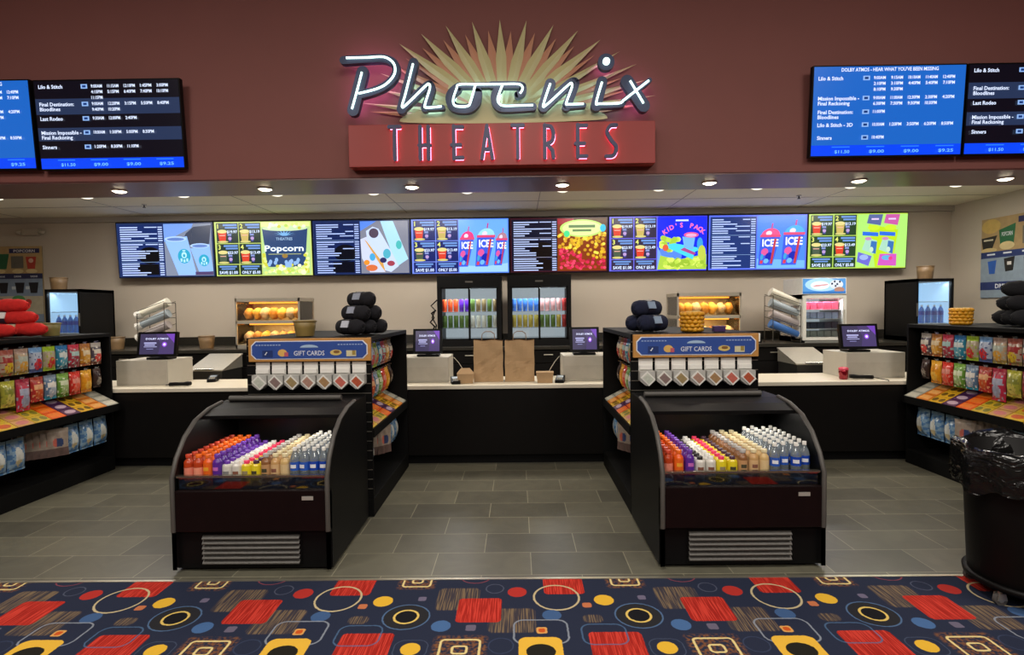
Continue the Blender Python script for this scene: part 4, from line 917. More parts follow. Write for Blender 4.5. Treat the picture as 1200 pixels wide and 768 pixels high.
# ---------------------------------------------------------------- registers
PURP = '#5a4690'
def register(lab, x0, x1, mx0, mx1, my=6.0, yaw=0):
    t = thing('cash_drawer_stand', 'pale grey cash drawer box on the front counter, '+lab, 'cash drawer', ((x0+x1)/2, 6.1, .83))
    K().box(x0, x1, 5.92, 6.38, .832, 1.10, GREYBOX, .004).build('casing', t)
    K().box(x0+.015, x1-.015, 5.917, 5.92, .85, 1.0, mat('grey_enamel_front', '#b0aa9e', .5)).build('drawer_front', t)
    c = (mx0+mx1)/2; wd = mx1-mx0
    m = thing('register_monitor', 'black touchscreen register with purple display, '+lab, 'monitor', (c, my+.06, 1.102))
    K().box(-.12, .12, -.06, .1, .0, .022, BLACK2, .006).build('stand_base', m, False)
    K().obox((0, .06, .06), (.035, 0, 0), (0, .02, .0), (0, .012, .055), BLACK2).build('stand_neck', m, False)
    tl = math.radians(10); n_ = Vector((0, -math.cos(tl), math.sin(tl))); u_ = Vector((0, math.sin(tl), math.cos(tl))); o = Vector((0, -.03, .165))
    K().obox(o, (wd/2, 0, 0), u_*.135, n_*.02, BLACK2).build('monitor_case', m, False)
    K().obox(o-n_*.045, (wd/2-.1, 0, 0), u_*.09, n_*.03, BLACK2).build('rear_housing', m, False)
    S = Scr(o+n_*.0203+u_*.112+Vector((-wd/2+.027, 0, 0)), (1, 0, 0), -u_, wd-.054, .222); S.n = -n_
    S.rect(0, 0, 1, 1, scr('#4c4568', .62)); S.poly([(.45, 0), (.6, .5), (.55, 1), (1, 1), (1, 0)], scr('#544678', .72)); S.poly([(.75, 0), (1, .45), (1, 0)], scr('#7a4cc0', .8))
    S.text('DOLBY ATMOS', .16, .28, .085, scr('#d8dcff', 1.1), 'l', .66); S.rects([(.12, .42, .48, .48), (.14, .52, .44, .57), (.12, .62, .5, .65)], scr('#b0b0e0', 1)); S.rects([(.2, .73, .4, .76)], scr('#8a8ac0', .9))
    S.ell(.72, .52, .07, .12, scr('#9a5ae8', 1)); S.ell(.72, .52, .035, .06, scr('#e0d8ff', 1.3))
    S.mb.build('display', m, False)
    return t, m
register('far left by the left gondola', -4.33, -3.77, -4.15, -3.72)
register('left of the paper bags', -1.3, -.745, -1.135, -.82)
register('right of the paper bags', .49, 1.05, .57, .885)
register('far right beside the red cup', 3.50, 4.12, 3.48, 3.89)
def handset(lab, x, y, rz):
    t = thing('barcode_scanner', lab, 'scanner', (x, y, .832), rz)
    K().tube([(-.11, 0, .022), (-.05, 0, .024), (.03, 0, .024), (.08, -.005, .028), (.115, -.01, .03)], [.02, .02, .019, .024, .02], BLACK2, 12).build('body', t, False)
    K().box(-.1, -.02, -.012, .012, .0445, .0475, GREYBOX, .001).build('button_strip', t, False)
    K().tube([(-.11, 0, .02), (-.17, .04, .008), (-.2, .12, .006), (-.16, .2, .006)], .004, BLACK2, 6).build('cord', t, False)
handset('black handset scanner lying on the left counter', -3.58, 5.82, .05)
handset('black handset scanner lying beside the red cup on the right counter', 3.60, 5.82, PI-.1)
def pinpad(lab, x, y, rz):
    t = thing('card_reader', lab, 'card reader', (x, y, .832), rz)
    b = MB(); b.prism([(-.08, 0), (.08, 0), (.08, .065), (-.08, .03)], 'x', -.045, .045, BLACK2); b.build('body', t, False)
    K().obox((0, .028, .0555), (.032, 0, 0), (0, .028, .006), (0, -.0005, .0015), mat('grey_lcd', '#8c949c', .3)).build('display', t, False)
    k = MB()
    for i in range(3):
        for j in range(3): k.box(-.028+.02*i, -.014+.02*i, -.06+.018*j, -.048+.018*j, .035+.004*j, .042+.004*j, GREYBOX)
    k.build('keypad', t, False)
pinpad('small black card reader left of the small kraft carton', -.66, 5.82, .2)
pinpad('small black card reader right of the small kraft carton', .445, 5.84, -.2)
pinpad('black card reader beside the far left register box', -3.44, 6.2, .3)

# ---------------------------------------------------------------- paper bags and cartons
def kraft(lab, x, y, rz, tw):
    t = thing('paper_bag', lab, 'paper bag', (x, y, .832), rz); mb = MB(); w_, d_, h_ = .157, .09, .44
    n = 14; vs_ = []; ring = [(-1+.25*i, -1) for i in range(9)]+[(1, -.3), (1, .3)]+[(1-.25*i, 1) for i in range(9)]+[(-1, .3), (-1, -.3)]
    for j in range(n+1):
        z = h_*j/n; v = j/n
        for (a, b) in ring:
            side = abs(b) < .9; gus = .014*math.sin(PI*v) if side else 0
            cr = 0 if side else .010*max(0, 1-abs(abs(a)-(v*1.3 if v < .5 else .65))*5)+.006*math.sin(a*4+j*.7+tw)*v+.007*max(0, 1-abs(v-.48-.2*a*math.cos(tw))*9)
            sw = 1+.012*math.sin(j*.9+tw)-.05*max(0, v-.8)
            vs_.append((a*w_*sw-math.copysign(gus, a), b*(d_*(1-.2*v))-(1 if b < 0 else -1)*cr*-1, z+(0 if j < n else .006*math.sin(a*5+tw))))
    m = len(ring); fs = [(j*m+k, j*m+(k+1) % m, (j+1)*m+(k+1) % m, (j+1)*m+k) for j in range(n) for k in range(m)]+[tuple(range(m))[::-1]]
    mb.add(vs_, fs, KRAFT); ins = mat('kraft_inside', '#7c5c3c', .9); mb.add([(v[0]*.97, v[1]*.95, v[2]+.001) for v in vs_], [tuple(f[::-1]) for f in fs[:-1]], ins)
    mb.build('bag', t, False)
    for yy in (-.055, .055):
        K().tube([(-.07, yy, .40), (-.07, yy, .46), (-.065, yy*.9, .51), (-.03, yy*.8, .535), (.03, yy*.8, .535), (.065, yy*.9, .51), (.07, yy, .46), (.07, yy, .40)], .003, mat('kraft_handle', '#7c6044', .8), 6).build('handle', t, False)
kraft('tall kraft paper bag on the middle counter, the left of two', -.317, 6.0, .03, 0)
kraft('tall kraft paper bag on the middle counter, the right of two', .022, 5.99, -.03, 2)
def carton(lab, x, y, rz, peak):
    t = thing('kraft_carton', lab, 'carton', (x, y, .832), rz); b = MB(); w_, d_, h_ = .09, .07, .10
    lo = [(-w_*.86, -d_*.86, 0), (w_*.86, -d_*.86, 0), (w_*.86, d_*.86, 0), (-w_*.86, d_*.86, 0)]; hi = [(-w_, -d_, h_), (w_, -d_, h_), (w_, d_, h_), (-w_, d_, h_)]
    b.add(lo+hi, [(0,3,2,1),(0,1,5,4),(1,2,6,5),(2,3,7,6),(3,0,4,7),(4,5,6,7)], KRAFT); b.build('box', t, False)
    l = MB()
    if peak: l.add([(-w_, -d_, h_+.001), (w_, -d_, h_+.001), (w_*.5, -d_*.3, h_+.06), (-w_*.5, -d_*.3, h_+.06), (-w_, d_, h_+.001), (w_, d_, h_+.001)], [(0,1,2,3),(3,2,5,4),(0,3,4),(1,5,2)], KRAFT)
    else: l.obox((0, 0, h_+.006), (w_*1.02, 0, 0), (0, d_*1.02, 0), (0, 0, .005), KRAFT)
    l.build('lid', t, False)
carton('small open kraft carton left of the tall paper bags', -.555, 5.85, .1, True)
carton('small closed kraft carton right of the tall paper bags', .285, 5.84, -.05, False)
t = thing('red_cup', 'shiny dark red cup on the right counter', 'cup', (3.415, 5.83, .832))
RC_ = mat('metallic_red', '#8a0c20', .2, .6, coat=.6)
K().lathe([(.036, 0), (.042, .01), (.046, .07), (.045, .115), (.0, .118)], RC_, seg=24).build('body', t, False)
K().lathe([(.047, .10), (.048, .118), (.03, .128), (0, .13)], mat('pale_red_lid', '#d0405a', .2, coat=.6), seg=24).build('lid', t, False)

# ---------------------------------------------------------------- back counter equipment
BT = 1.121
def can(lab, col, top, h_=.165, r=.031):
    t = thing('drink_can', lab, 'can', (0, 0, 0))
    K().lathe([(r*.85, 0), (r, .008), (r, h_-.012), (r*.82, h_)], bm_('can_'+col.strip('#'), col, .25), seg=12).build('can_body', t, False)
    K().lathe([(r*.82, h_-.001), (r*.7, h_-.004), (0, h_-.004)], STEEL, seg=12).build('can_lid', t, False)
    return Placer(t)
CANS = {k: (can('', c, None), n) for k, c, n in [('or', '#e8582c', 'orange can'), ('pu', '#5a2ab0', 'purple can'), ('gr', '#5a7c3c', 'green can'), ('wh', '#dce4d8', 'white can'), ('tn', '#8a7a58', 'tan can'), ('bl', '#3c74c8', 'blue can'), ('pk', '#d8a8a8', 'pink can'), ('yl', '#b8ac50', 'yellow can'), ('rd', '#b03838', 'red can')]}
LITW = mat('glow_liner', '#c8d4d4', .5, emit='#c4d4dc', es=.6)  # liner glows by itself, interior brightness put into its material
def fridge(lab, side, x0, x1, sets, y0=7.3):
    x0 += .008; x1 -= .008; z1 = 2.05; d = .6
    t = thing('display_fridge', lab, 'fridge', ((x0+x1)/2, y0, BT))
    b = MB(); b.box(x0, x0+.04, y0, y0+d, BT, z1, BLACK2); b.box(x1-.04, x1, y0, y0+d, BT, z1, BLACK2); b.box(x0+.04, x1-.04, y0, y0+d, 1.90, z1, BLACK2); b.box(x0+.04, x1-.04, y0, y0+d, BT, 1.2, BLACK2); b.box(x0+.04, x1-.04, y0+d-.03, y0+d, 1.2, 1.9, BLACK2); b.build('cabinet', t)
    K().box(x0+.04, x1-.04, y0+d-.045, y0+d-.031, 1.2, 1.9, LITW).build('rear_liner', t)
    for z in (1.215, 1.36, 1.575): K().box(x0+.045, x1-.045, y0+.06, y0+d-.05, z-.006, z, CLEARP).build('shelf', t)
    cx = (x0+x1)/2; K().box(cx-.05, cx+.05, y0-.003, y0, 1.96, 1.98, CGREY).build('name_plate', t)
    for k, (a, b2) in enumerate(((x0+.04, cx+.012), (cx-.012, x1-.04))):
        yy = y0+.006+.018*k; f = MB(); f.box(a, a+.025, yy, yy+.015, 1.2, 1.9, BLACK2); f.box(b2-.025, b2, yy, yy+.015, 1.2, 1.9, BLACK2); f.box(a, b2, yy, yy+.015, 1.2, 1.222, BLACK2); f.box(a, b2, yy, yy+.015, 1.88, 1.9, BLACK2)
        dr = f.build('sliding_door', t); K().box(a+.026, b2-.026, yy+.005, yy+.009, 1.223, 1.879, GLASS).build('pane', dr)
    l = lamp('fridge_lamp', 'AREA', (0, .05, .765), 11.0, (.9, .97, 1), x1-x0-.12, .06); l.parent = t
    l.rotation_euler = (math.radians(-14), 0, 0)
    for row, z in ((0, 1.577), (1, 1.362)):
        ks = sets[row]; n = len(ks)
        for i, k in enumerate(ks):
            x = x0+.085+(x1-x0-.17)*i/(n-1); pl, nm = CANS[k]
            pl.put((x, y0+.11, z), 0, '%s in the %s display fridge, %s shelf, %s from the left' % (nm, side, ('upper', 'lower')[row], ORD[i]), 'cans in the display fridges')
fridge('black sliding door display fridge, the left of the pair, with orange and purple cans', 'left', -1.06, -.20, (['or', 'or', 'or', 'pu', 'pu', 'gr', 'tn', 'tn', 'gr', 'tn'], ['gr', 'gr', 'gr', 'gr', 'gr', 'wh', 'wh', 'wh', 'gr', 'wh']))
fridge('black sliding door display fridge, the right of the pair, with blue cans', 'right', -.135, .72, (['bl', 'bl', 'bl', 'bl', 'bl', 'pk', 'pk', 'pk', 'pk', 'rd'], ['yl', 'yl', 'yl', 'yl', 'yl', 'gr', 'gr', 'gr', 'yl', 'rd']))
pc = K().tube([(-1.09, 7.45, 1.60), (-1.15, 7.44, 1.56), (-1.12, 7.46, 1.5), (-1.17, 7.45, 1.44), (-1.11, 7.44, 1.38), (-1.16, 7.45, 1.3), (-1.1, 7.45, 1.24), (-1.14, 7.44, 1.128)], .012, BLACK2, 8)
pc.tube([(-1.08, 7.5, 1.74), (-1.16, 7.47, 1.66), (-1.1, 7.46, 1.6), (-1.15, 7.48, 1.5), (-1.09, 7.47, 1.4), (-1.15, 7.48, 1.128)], .009, BLACK2, 8)
tag(pc.build('power_cord'), 'tangled black cords hanging beside the left display fridge', 'cord')

def blob(mb, c, rx, ry, rz, m, seed, seg=10):
    r_ = random.Random(seed); prof = [(math.sin(PI*k/6), -math.cos(PI*k/6)) for k in range(7)]; vs_ = []
    for r, z in prof:
        for k in range(seg): t = 2*PI*k/seg; q = 1+r_.uniform(-.16, .16); vs_.append((c[0]+rx*r*math.cos(t)*q, c[1]+ry*r*math.sin(t)*q, c[2]+rz*z*q))
    fs = [(j*seg+k, j*seg+(k+1) % seg, (j+1)*seg+(k+1) % seg, (j+1)*seg+k) for j in range(6) for k in range(seg)]
    return mb.add(vs_, fs, m, True)
HOT = mat('heat_lamp_tube', '#ffb040', .3, emit='#ff9a30', es=2.5)
def warmer(lab, side, x0, x1):
    y0, y1, z1 = 7.36, 7.9, 1.79
    t = thing('food_warmer', lab, 'food warmer', ((x0+x1)/2, y0, BT))
    b = MB()
    for x in (x0, x1-.02): b.box(x, x+.02, y0, y0+.02, BT, z1, STEEL); b.box(x, x+.02, y1-.02, y1, BT, z1, STEEL)
    b.box(x0, x1, y0, y1, z1-.045, z1, STEEL); b.box(x0, x1, y0, y1, BT, BT+.05, STEEL); b.build('frame', t)
    K().box(x0+.02, x1-.02, y1-.012, y1, BT+.05, z1-.05, STEEL).build('back_panel', t)
    K().box(x0+.005, x1-.005, y0, y1-.013, 1.45, 1.49, STEEL).build('middle_shelf', t)
    K().box(x0+.02, x1-.02, y0+.004, y0+.008, 1.49, z1-.046, GLASS).build('front_pane', t)
    K().box(x0+.02, x1-.02, y0+.004, y0+.008, BT+.051, 1.449, GLASS).build('front_pane', t)
    for x in (x0+.006, x1-.01): K().box(x, x+.004, y0+.021, y1-.021, BT+.051, 1.449, GLASS).build('side_pane', t); K().box(x, x+.004, y0+.021, y1-.021, 1.491, z1-.046, GLASS).build('side_pane', t)
    for z in (1.435, z1-.06):
        K().cyl((x0+.05, y0+.3, z), (x1-.05, y0+.3, z), .009, HOT, seg=10).build('heat_tube', t)
        l = lamp('heat_lamp', 'AREA', (0, .16, z-BT-.012), 5.5, (1, .62, .22), x1-x0-.1, .3); l.parent = t; l.rotation_euler = (0, 0, 0)
    cols = ['#c08a3c', '#b8a088', '#d8a850', '#a8743c', '#c8b8a0', '#b89040']
    for r_, z in ((0, 1.491), (1, BT+.051)):
        for i in range(7):
            mb = MB(); x = x0+.09+(x1-x0-.18)*i/6; c = cols[(i*2+r_) % 6]
            blob(mb, (0, 0, .085), .062, .11, .078, mat('food_'+c.strip('#'), c, .4, var=.35, scale=40, bump=.4), i+r_*9)
            o = mb.build('wrapped_snack'); o.location = (x, 7.58, z+.008); tag(o, 'wrapped hot snack in the %s food warmer, %s shelf, %s from the left' % (side, ('upper', 'lower')[r_], ORD[i]), 'snack', 'wrapped snacks in the food warmers')
warmer('steel and glass food warmer with glowing snacks, behind the left gift card sign', 'left', -3.76, -2.9)
warmer('steel and glass food warmer with glowing snacks, behind the right gift card sign', 'right', 2.12, 2.96)

# cup stacks in wire racks
def cuprack(lab, side, x0, s, n):
    x1 = x0+s*.36; t = thing('cup_rack', lab, 'cup rack', ((x0+x1)/2, 7.38, BT)); w_ = MB(); WR = mat('dark_wire', '#5c5850', .35, .6)
    for x in (x0, x1):
        for y in (7.25, 7.5): w_.cyl((x, y, BT), (x, y, 1.74 if x == x1 else 1.6), .005, WR, seg=6)
    for y in (7.25, 7.5):
        for k in range(4): z = BT+.06+.15*k; w_.cyl((x0, y, z), (x1, y, z+.13), .004, WR, seg=6)
    for x, zt in ((x0, 1.6), (x1, 1.74)):
        for k in range(3): w_.cyl((x, 7.25, BT+.02+.2*k), (x, 7.5, BT+.02+.2*k), .004, WR, seg=6)
        w_.cyl((x, 7.25, zt), (x, 7.5, zt), .004, WR, seg=6)
    w_.build('wire_frame', t)
    cc = ['#d8d4c4', '#98a4ac', '#a8a0a0', '#3c6cb0']
    for k in range(n):
        z = 1.22+.14*k if n == 4 else 1.3+.15*k
        a = Vector((x0-s*.03, 7.38, z)); b = Vector((x1-s*.02, 7.38, z+.155)); d = (b-a).normalized()
        o = thing('cup_sleeve', '%s stack of cups lying in the %s wire rack, %s from the top' % (('pale', 'grey', 'grey', 'blue')[n-1-k], side, ORD[n-1-k]), 'cup stack', a, 0, 'cup stacks in the wire racks')
        m = mat('cups_'+str(n-1-k), cc[n-1-k], .4); sl_ = MB()
        q = MB(); q.cyl((0, 0, 0), (b-a), .046, m, .058, 18); q.build('sleeve', o, False)
        r_ = MB()
        for j in range(5): p = d*(.0+.018*j)-d*.07; r_.cyl(p, p+d*.006, .053, WHITE, seg=18)
        r_.cyl(-d*.075, -d*.0, .042, WHITE, seg=18); r_.build('cup_lip', o, False)
        K().cyl(-d*.077, -d*.0755, .043, mat('cup_hole', '#2c2624', .6), seg=16).build('cup_mouth', o, False)
cuprack('wire rack of stacked cups leaning to the right, behind the far left register', 'left', -5.0, 1, 3)
cuprack('wire rack of stacked cups leaning to the left, beside the white freezer', 'right', 3.69, -1, 4)

# white lit freezer
t = thing('drinks_freezer', 'white glass door freezer with a lit blue header', 'freezer', (4.0, 7.3, BT))
x0, x1, y0 = 3.72, 4.3, 7.3
WF = mat('white_enamel', '#d8d8d0', .35)
b = MB(); b.box(x0, x0+.045, y0, y0+.6, BT, 1.745, WF); b.box(x1-.045, x1, y0, y0+.6, BT, 1.745, WF); b.box(x0, x1, y0+.57, y0+.6, BT, 1.745, WF); b.box(x0, x1, y0, y0+.6, BT, 1.19, WF); b.box(x0, x1, y0, y0+.6, 1.69, 1.745, WF); b.build('cabinet', t)
h_ = K().box(x0, x1, y0-.01, y0+.5, 1.75, 1.965, WF, .004).build('header_box', t)
S = Scr((x0+.012, y0-.0115, 1.955), (1, 0, 0), (0, 0, -1), x1-x0-.024, .195); S.n = Vector((0, 1, 0))
S.rect(0, 0, 1, 1, scr('#5a9ad8', .95)); S.ell(.45, .4, .4, .45, scr('#a8d0f0', 1.1)); S.ell(.4, .45, .22, .28, scr('#e0f0fa', 1.2)); S.poly([(.2, .55), (.3, .42), (.6, .35), (.58, .45), (.3, .55)], scr('#d8a0a0', 1)); S.ell(.78, .4, .16, .3, scr('#d8e0e8', 1))
for a, c_ in ((.68, .35), (.74, .2), (.8, .38), (.86, .22), (.76, .5)): S.ell(a, c_, .022, .07, scr('#20304c', .8))
S.ell(.85, .75, .12, .18, scr('#b88a78', .9)); S.rect(0, .86, 1, 1, scr('#3a78c0', .9)); S.mb.build('lit_panel', h_)
K().box(x0+.045, x1-.045, y0+.555, y0+.569, 1.19, 1.69, LITW).build('rear_liner', t)
dr = MB(); dr.box(x0+.01, x0+.05, y0-.03, y0-.002, BT+.03, 1.735, WF); dr.box(x1-.05, x1-.01, y0-.03, y0-.002, BT+.03, 1.735, WF); dr.box(x0+.05, x1-.05, y0-.03, y0-.002, 1.70, 1.735, WF); dr.box(x0+.05, x1-.05, y0-.03, y0-.002, BT+.03, 1.19, WF); dr = dr.build('door', t)
K().box(x0+.05, x1-.05, y0-.018, y0-.014, 1.19, 1.70, GLASS).build('pane', dr); K().box(x1-.045, x1-.03, y0-.045, y0-.03, 1.3, 1.55, GREYBOX, .003).build('handle', dr)
l = lamp('freezer_lamp', 'AREA', (0, .06, 1.68-BT), 3.5, (.9, .96, 1), .4, .04); l.parent = t; l.rotation_euler = (math.radians(-14), 0, 0)
for k, z in enumerate((1.55, 1.43, 1.30)): K().box(x0+.046, x1-.046, y0+.03, y0+.55, z-.008, z, mat('wire_white', '#d4dcdc', .4)).build('shelf', t)
for k, (z, c, nm, hh) in enumerate(((1.551, '#d8506c', 'pink', .1), (1.431, '#8a9cb4', 'blue grey', .085), (1.301, '#3c4454', 'dark', .085), (1.191, '#8a9690', 'grey', .08))):
    for i in range(5):
        o = K().box(-.042, .042, -.06, .06, 0, hh, mat('pack_%d' % k, c, .35, var=.35, scale=30), .006).build('frozen_pack'); o.location = (x0+.1+.094*i, y0+.12, z+.001)
        tag(o, '%s pack in the white freezer, %s shelf from the top, %s from the left' % (nm, ORD[k], ORD[i]), 'pack', 'packs in the white freezer')

# two tall black coolers at the ends
def endcooler(lab, side, x0, x1, y0):
    z1 = 1.935; d = .62; t = thing('black_drinks_fridge', lab, 'fridge', ((x0+x1)/2, y0, BT))
    b = MB(); b.box(x0, x0+.03, y0+.03, y0+d, BT, z1, BLACK2); b.box(x1-.03, x1, y0+.03, y0+d, BT, z1, BLACK2); b.box(x0, x1, y0+d-.03, y0+d, BT, z1, BLACK2); b.box(x0, x1, y0+.03, y0+d, z1-.04, z1, BLACK2); b.box(x0, x1, y0+.03, y0+d, BT, BT+.06, BLACK2); b.build('cabinet', t)
    bl = mat('blue_glow_liner', '#6ab0e0', .5, emit='#50b0f0', es=1.0); K().box(x0+.03, x1-.03, y0+d-.045, y0+d-.031, BT+.06, z1-.04, bl).build('rear_liner', t)  # emission puts the blue interior light into the liner colour
    for x in (x0+.03, x1-.036): K().box(x, x+.006, y0+.04, y0+d-.05, BT+.06, z1-.04, mat('white_glow_side', '#e0f0ff', .5, emit='#a8d8ff', es=.9)).build('glow_side', t)  # glowing side sheets, not lamps, added to brighten the interior
    f = MB(); f.box(x0, x0+.03, y0, y0+.028, BT, z1, BLACK2); f.box(x1-.03, x1, y0, y0+.028, BT, z1, BLACK2); f.box(x0, x1, y0, y0+.028, z1-.035, z1, BLACK2); f.box(x0, x1, y0, y0+.028, BT, BT+.055, BLACK2); dr = f.build('door', t)
    K().box(x0+.03, x1-.03, y0+.01, y0+.014, BT+.055, z1-.035, GLASS).build('pane', dr)
    K().box((x0+.004) if side == 'right' else (x1-.018), (x0+.018) if side == 'right' else (x1-.004), y0-.02, y0, 1.45, 1.62, CGREY, .003).build('handle', dr)
    l = lamp('fridge_lamp', 'AREA', (0, .1, z1-BT-.06), 3.2, (.6, .82, 1), x1-x0-.1, .05); l.parent = t; l.rotation_euler = (math.radians(-12), 0, 0)
    for z in (1.64, 1.36): K().box(x0+.037, x1-.037, y0+.05, y0+d-.05, z-.01, z, mat('lit_shelf', '#d0ecff', .4)).build('shelf', t)
    return x0, x1
a1 = endcooler('black glass door fridge glowing blue at the left end of the back worktop', 'left', -6.17, -5.71, 7.2)
a2 = endcooler('black glass door fridge glowing blue at the right end of the back worktop', 'right', 5.14, 5.62, 7.2)
blueb = bottle('a', WB, 'x', WTC, bm_('blue_drink', '#3c8ae0', .2), bm_('deep_blue_label', '#1c48b4'), (.112, .168))
for side, (xa, xb) in (('left', a1), ('right', a2)):
    for z, nm in ((1.361, 'middle'), (1.182, 'bottom')):
        for i in range(5):
            blueb.put((xa+.075+(xb-xa-.15)*i/4, 7.32, z), 0, 'blue bottle in the %s end fridge, %s shelf, %s from the left' % (side, nm, ORD[i]), 'blue bottles in the end fridges', scale=(1, 1, .92) if nm == 'middle' else (1, 1, .6))

# stainless ice bins
def bin_(lab, x0, x1, tilt_s):
    t = thing('ice_bin', lab, 'ice bin', ((x0+x1)/2, 6.8, 0)); y0, y1 = 6.62, 7.12; zt = 1.08
    K().prism([(x0+.02, 0), (x1-.02, 0), (x1-.02, .9), (x0+.02, .9)], 'y', y0+.02, y1, mat('dark_steel', '#4c4a46', .4, .8)).build('body', t)
    l = MB(); l.prism([(y0, .90), (y1, 1.06), (y1, 1.075), (y0, .915)], 'x', x0, x1, STEEL); l.build('sloped_lid', t)
    s_ = MB(); s_.prism([(y0+.02, .9), (y1, .9), (y1, 1.058), (y0+.02, .906)], 'x', x0+.01, x1-.01, STEEL); s_.build('lid_housing', t)
    K().cyl((x0+.1, y0-.012, .925), (x1-.1, y0-.012, .925), .009, CHROME, seg=10).build('handle', t)
bin_('stainless ice bin with a sloped lid behind the left counter', -3.98, -3.55, 0)
bin_('stainless ice bin with a sloped lid behind the right counter', 3.32, 3.78, 0)

# ---------------------------------------------------------------- wall posters
def poster(t, S, mirror):
    S.rect(0, 0, 1, .47, mat('poster_tan', '#b89a68', .6)); S.rect(0, .47, 1, .57, mat('poster_navy', '#26305c', .5)); S.rect(0, .57, 1, 1, mat('poster_ice', '#a8b8c8', .6, var=.25, scale=14))
pw, ph = .0, .0
t = thing('menu_poster', 'tan and blue POPCORN poster on the back wall at the far left', 'poster', (-7.6, 8.24, 1.7))
K().box(-8.3, -7.07, 8.232, 8.248, 1.5, 2.625, mat('poster_edge', '#8c7c5c', .6)).build('board', t)
S = Scr((-8.3, 8.2315, 2.625), (1, 0, 0), (0, 0, -1), 1.23, 1.125); S.n = Vector((0, 1, 0)); q = lambda h: mat('ink_'+h.strip('#'), h, .6, var=.2)
S.rect(0, 0, 1, .36, q('#b89c6c')); S.rect(.6, .03, .97, .09, q('#2a2c5c')); S.text('POPCORN', .785, .078, .035, LETW, 'c', .26)
S.poly([(.36, .1), (.4, .3), (.56, .3), (.6, .1)], q('#2c6a44')); S.rect(.62, .13, .77, .29, q('#6a665c')); S.poly([(.8, .14), (.82, .3), (.91, .3), (.93, .14)], q('#b84030')); S.ell(.865, .19, .03, .03, q('#e0b8a0'))
for a in (.48, .7, .87, .2): S.ell(a, .33, .07, .03, q('#d8c490')); 
S.rect(.05, .08, .3, .3, q('#c08a5c')); S.rect(0, .36, 1, .43, q('#2a2c54'))
for a in (.5, .7, .9): S.text('DRINK', a, .41, .022, LETW, 'c', .09)
S.rect(0, .43, 1, 1, q('#7c8ca0'))
for a in (.46, .66, .83): S.poly([(a, .48), (a+.02, .62), (a+.1, .62), (a+.12, .48)], q('#16141c')); S.rect(a-.04, .53, a+.01, .57, q('#c0c8cc'))
S.rect(.3, .66, 1, .9, q('#b0a890')); S.ell(.7, .7, .08, .05, q('#4c8a50')); S.ell(.82, .74, .04, .04, q('#c03a30')); S.mb.build('print', t)
t = thing('menu_poster', 'tan and blue popcorn and drinks poster on the right side wall', 'poster', (6.38, 7.1, 1.8))
K().box(6.37, 6.384, 6.45, 7.69, 1.68, 2.74, mat('poster_edge')).build('board', t)
S = Scr((6.3695, 7.69, 2.74), (0, -1, 0), (0, 0, -1), 1.24, 1.06); S.n = Vector((1, 0, 0))
S.rect(0, 0, 1, .42, q('#b09468')); S.ell(.12, .1, .12, .09, q('#c8a860')); S.poly([(0, .24), (.02, .38), (.14, .38), (.2, .22)], q('#2c2824')); S.rects([(.03, .26, .15, .28)], q('#d0c8b0')); S.poly([(.22, .16), (.24, .36), (.4, .34), (.42, .1)], q('#2c6a44')); S.text('POPCORN', .32, .24, .05, LETW, 'c', .13)
S.ell(.1, .4, .1, .03, q('#d0b880')); S.ell(.32, .36, .09, .05, q('#d8c490')); S.rect(.45, .03, .95, .1, q('#2a2c5c')); S.rect(.5, .15, .7, .36, q('#6a665c')); S.poly([(.76, .15), (.78, .36), (.9, .36), (.92, .15)], q('#b84030'))
S.rect(0, .42, 1, .5, q('#24346c')); S.rects([(.08, .445, .18, .465), (.28, .44, .38, .46), (.5, .44, .6, .46)], LETW); S.rect(0, .5, 1, 1, q('#8c9cac'))
S.poly([(.09, .54), (.11, .7), (.18, .7), (.2, .53)], q('#2c5cb0')); S.poly([(.29, .52), (.31, .68), (.4, .67), (.42, .5)], q('#1c181c')); S.rects([(.33, .56, .38, .6)], q('#d8d4d0')); S.poly([(.52, .52), (.54, .7), (.64, .7), (.66, .52)], q('#1c181c'))
S.rect(.0, .8, .5, .9, q('#24346c')); S.text('DRINKS', .3, .88, .055, LETW, 'c', .22); S.mb.build('print', t)
t = thing('emergency_light', 'small pale emergency light on the back wall above the left poster', 'emergency light', (-7.24, 8.24, 2.82))
K().box(-7.33, -7.08, 8.19, 8.246, 2.78, 2.88, mat('beige_plastic', '#b0a594', .5), .01).build('housing', t)
for x in (-7.38, -7.03): K().lathe([(.03, 0), (.045, .03), (.035, .05), (0, .05)], mat('beige_plastic'), (x, 8.205, 2.80), 16).build('lamp_head', t)

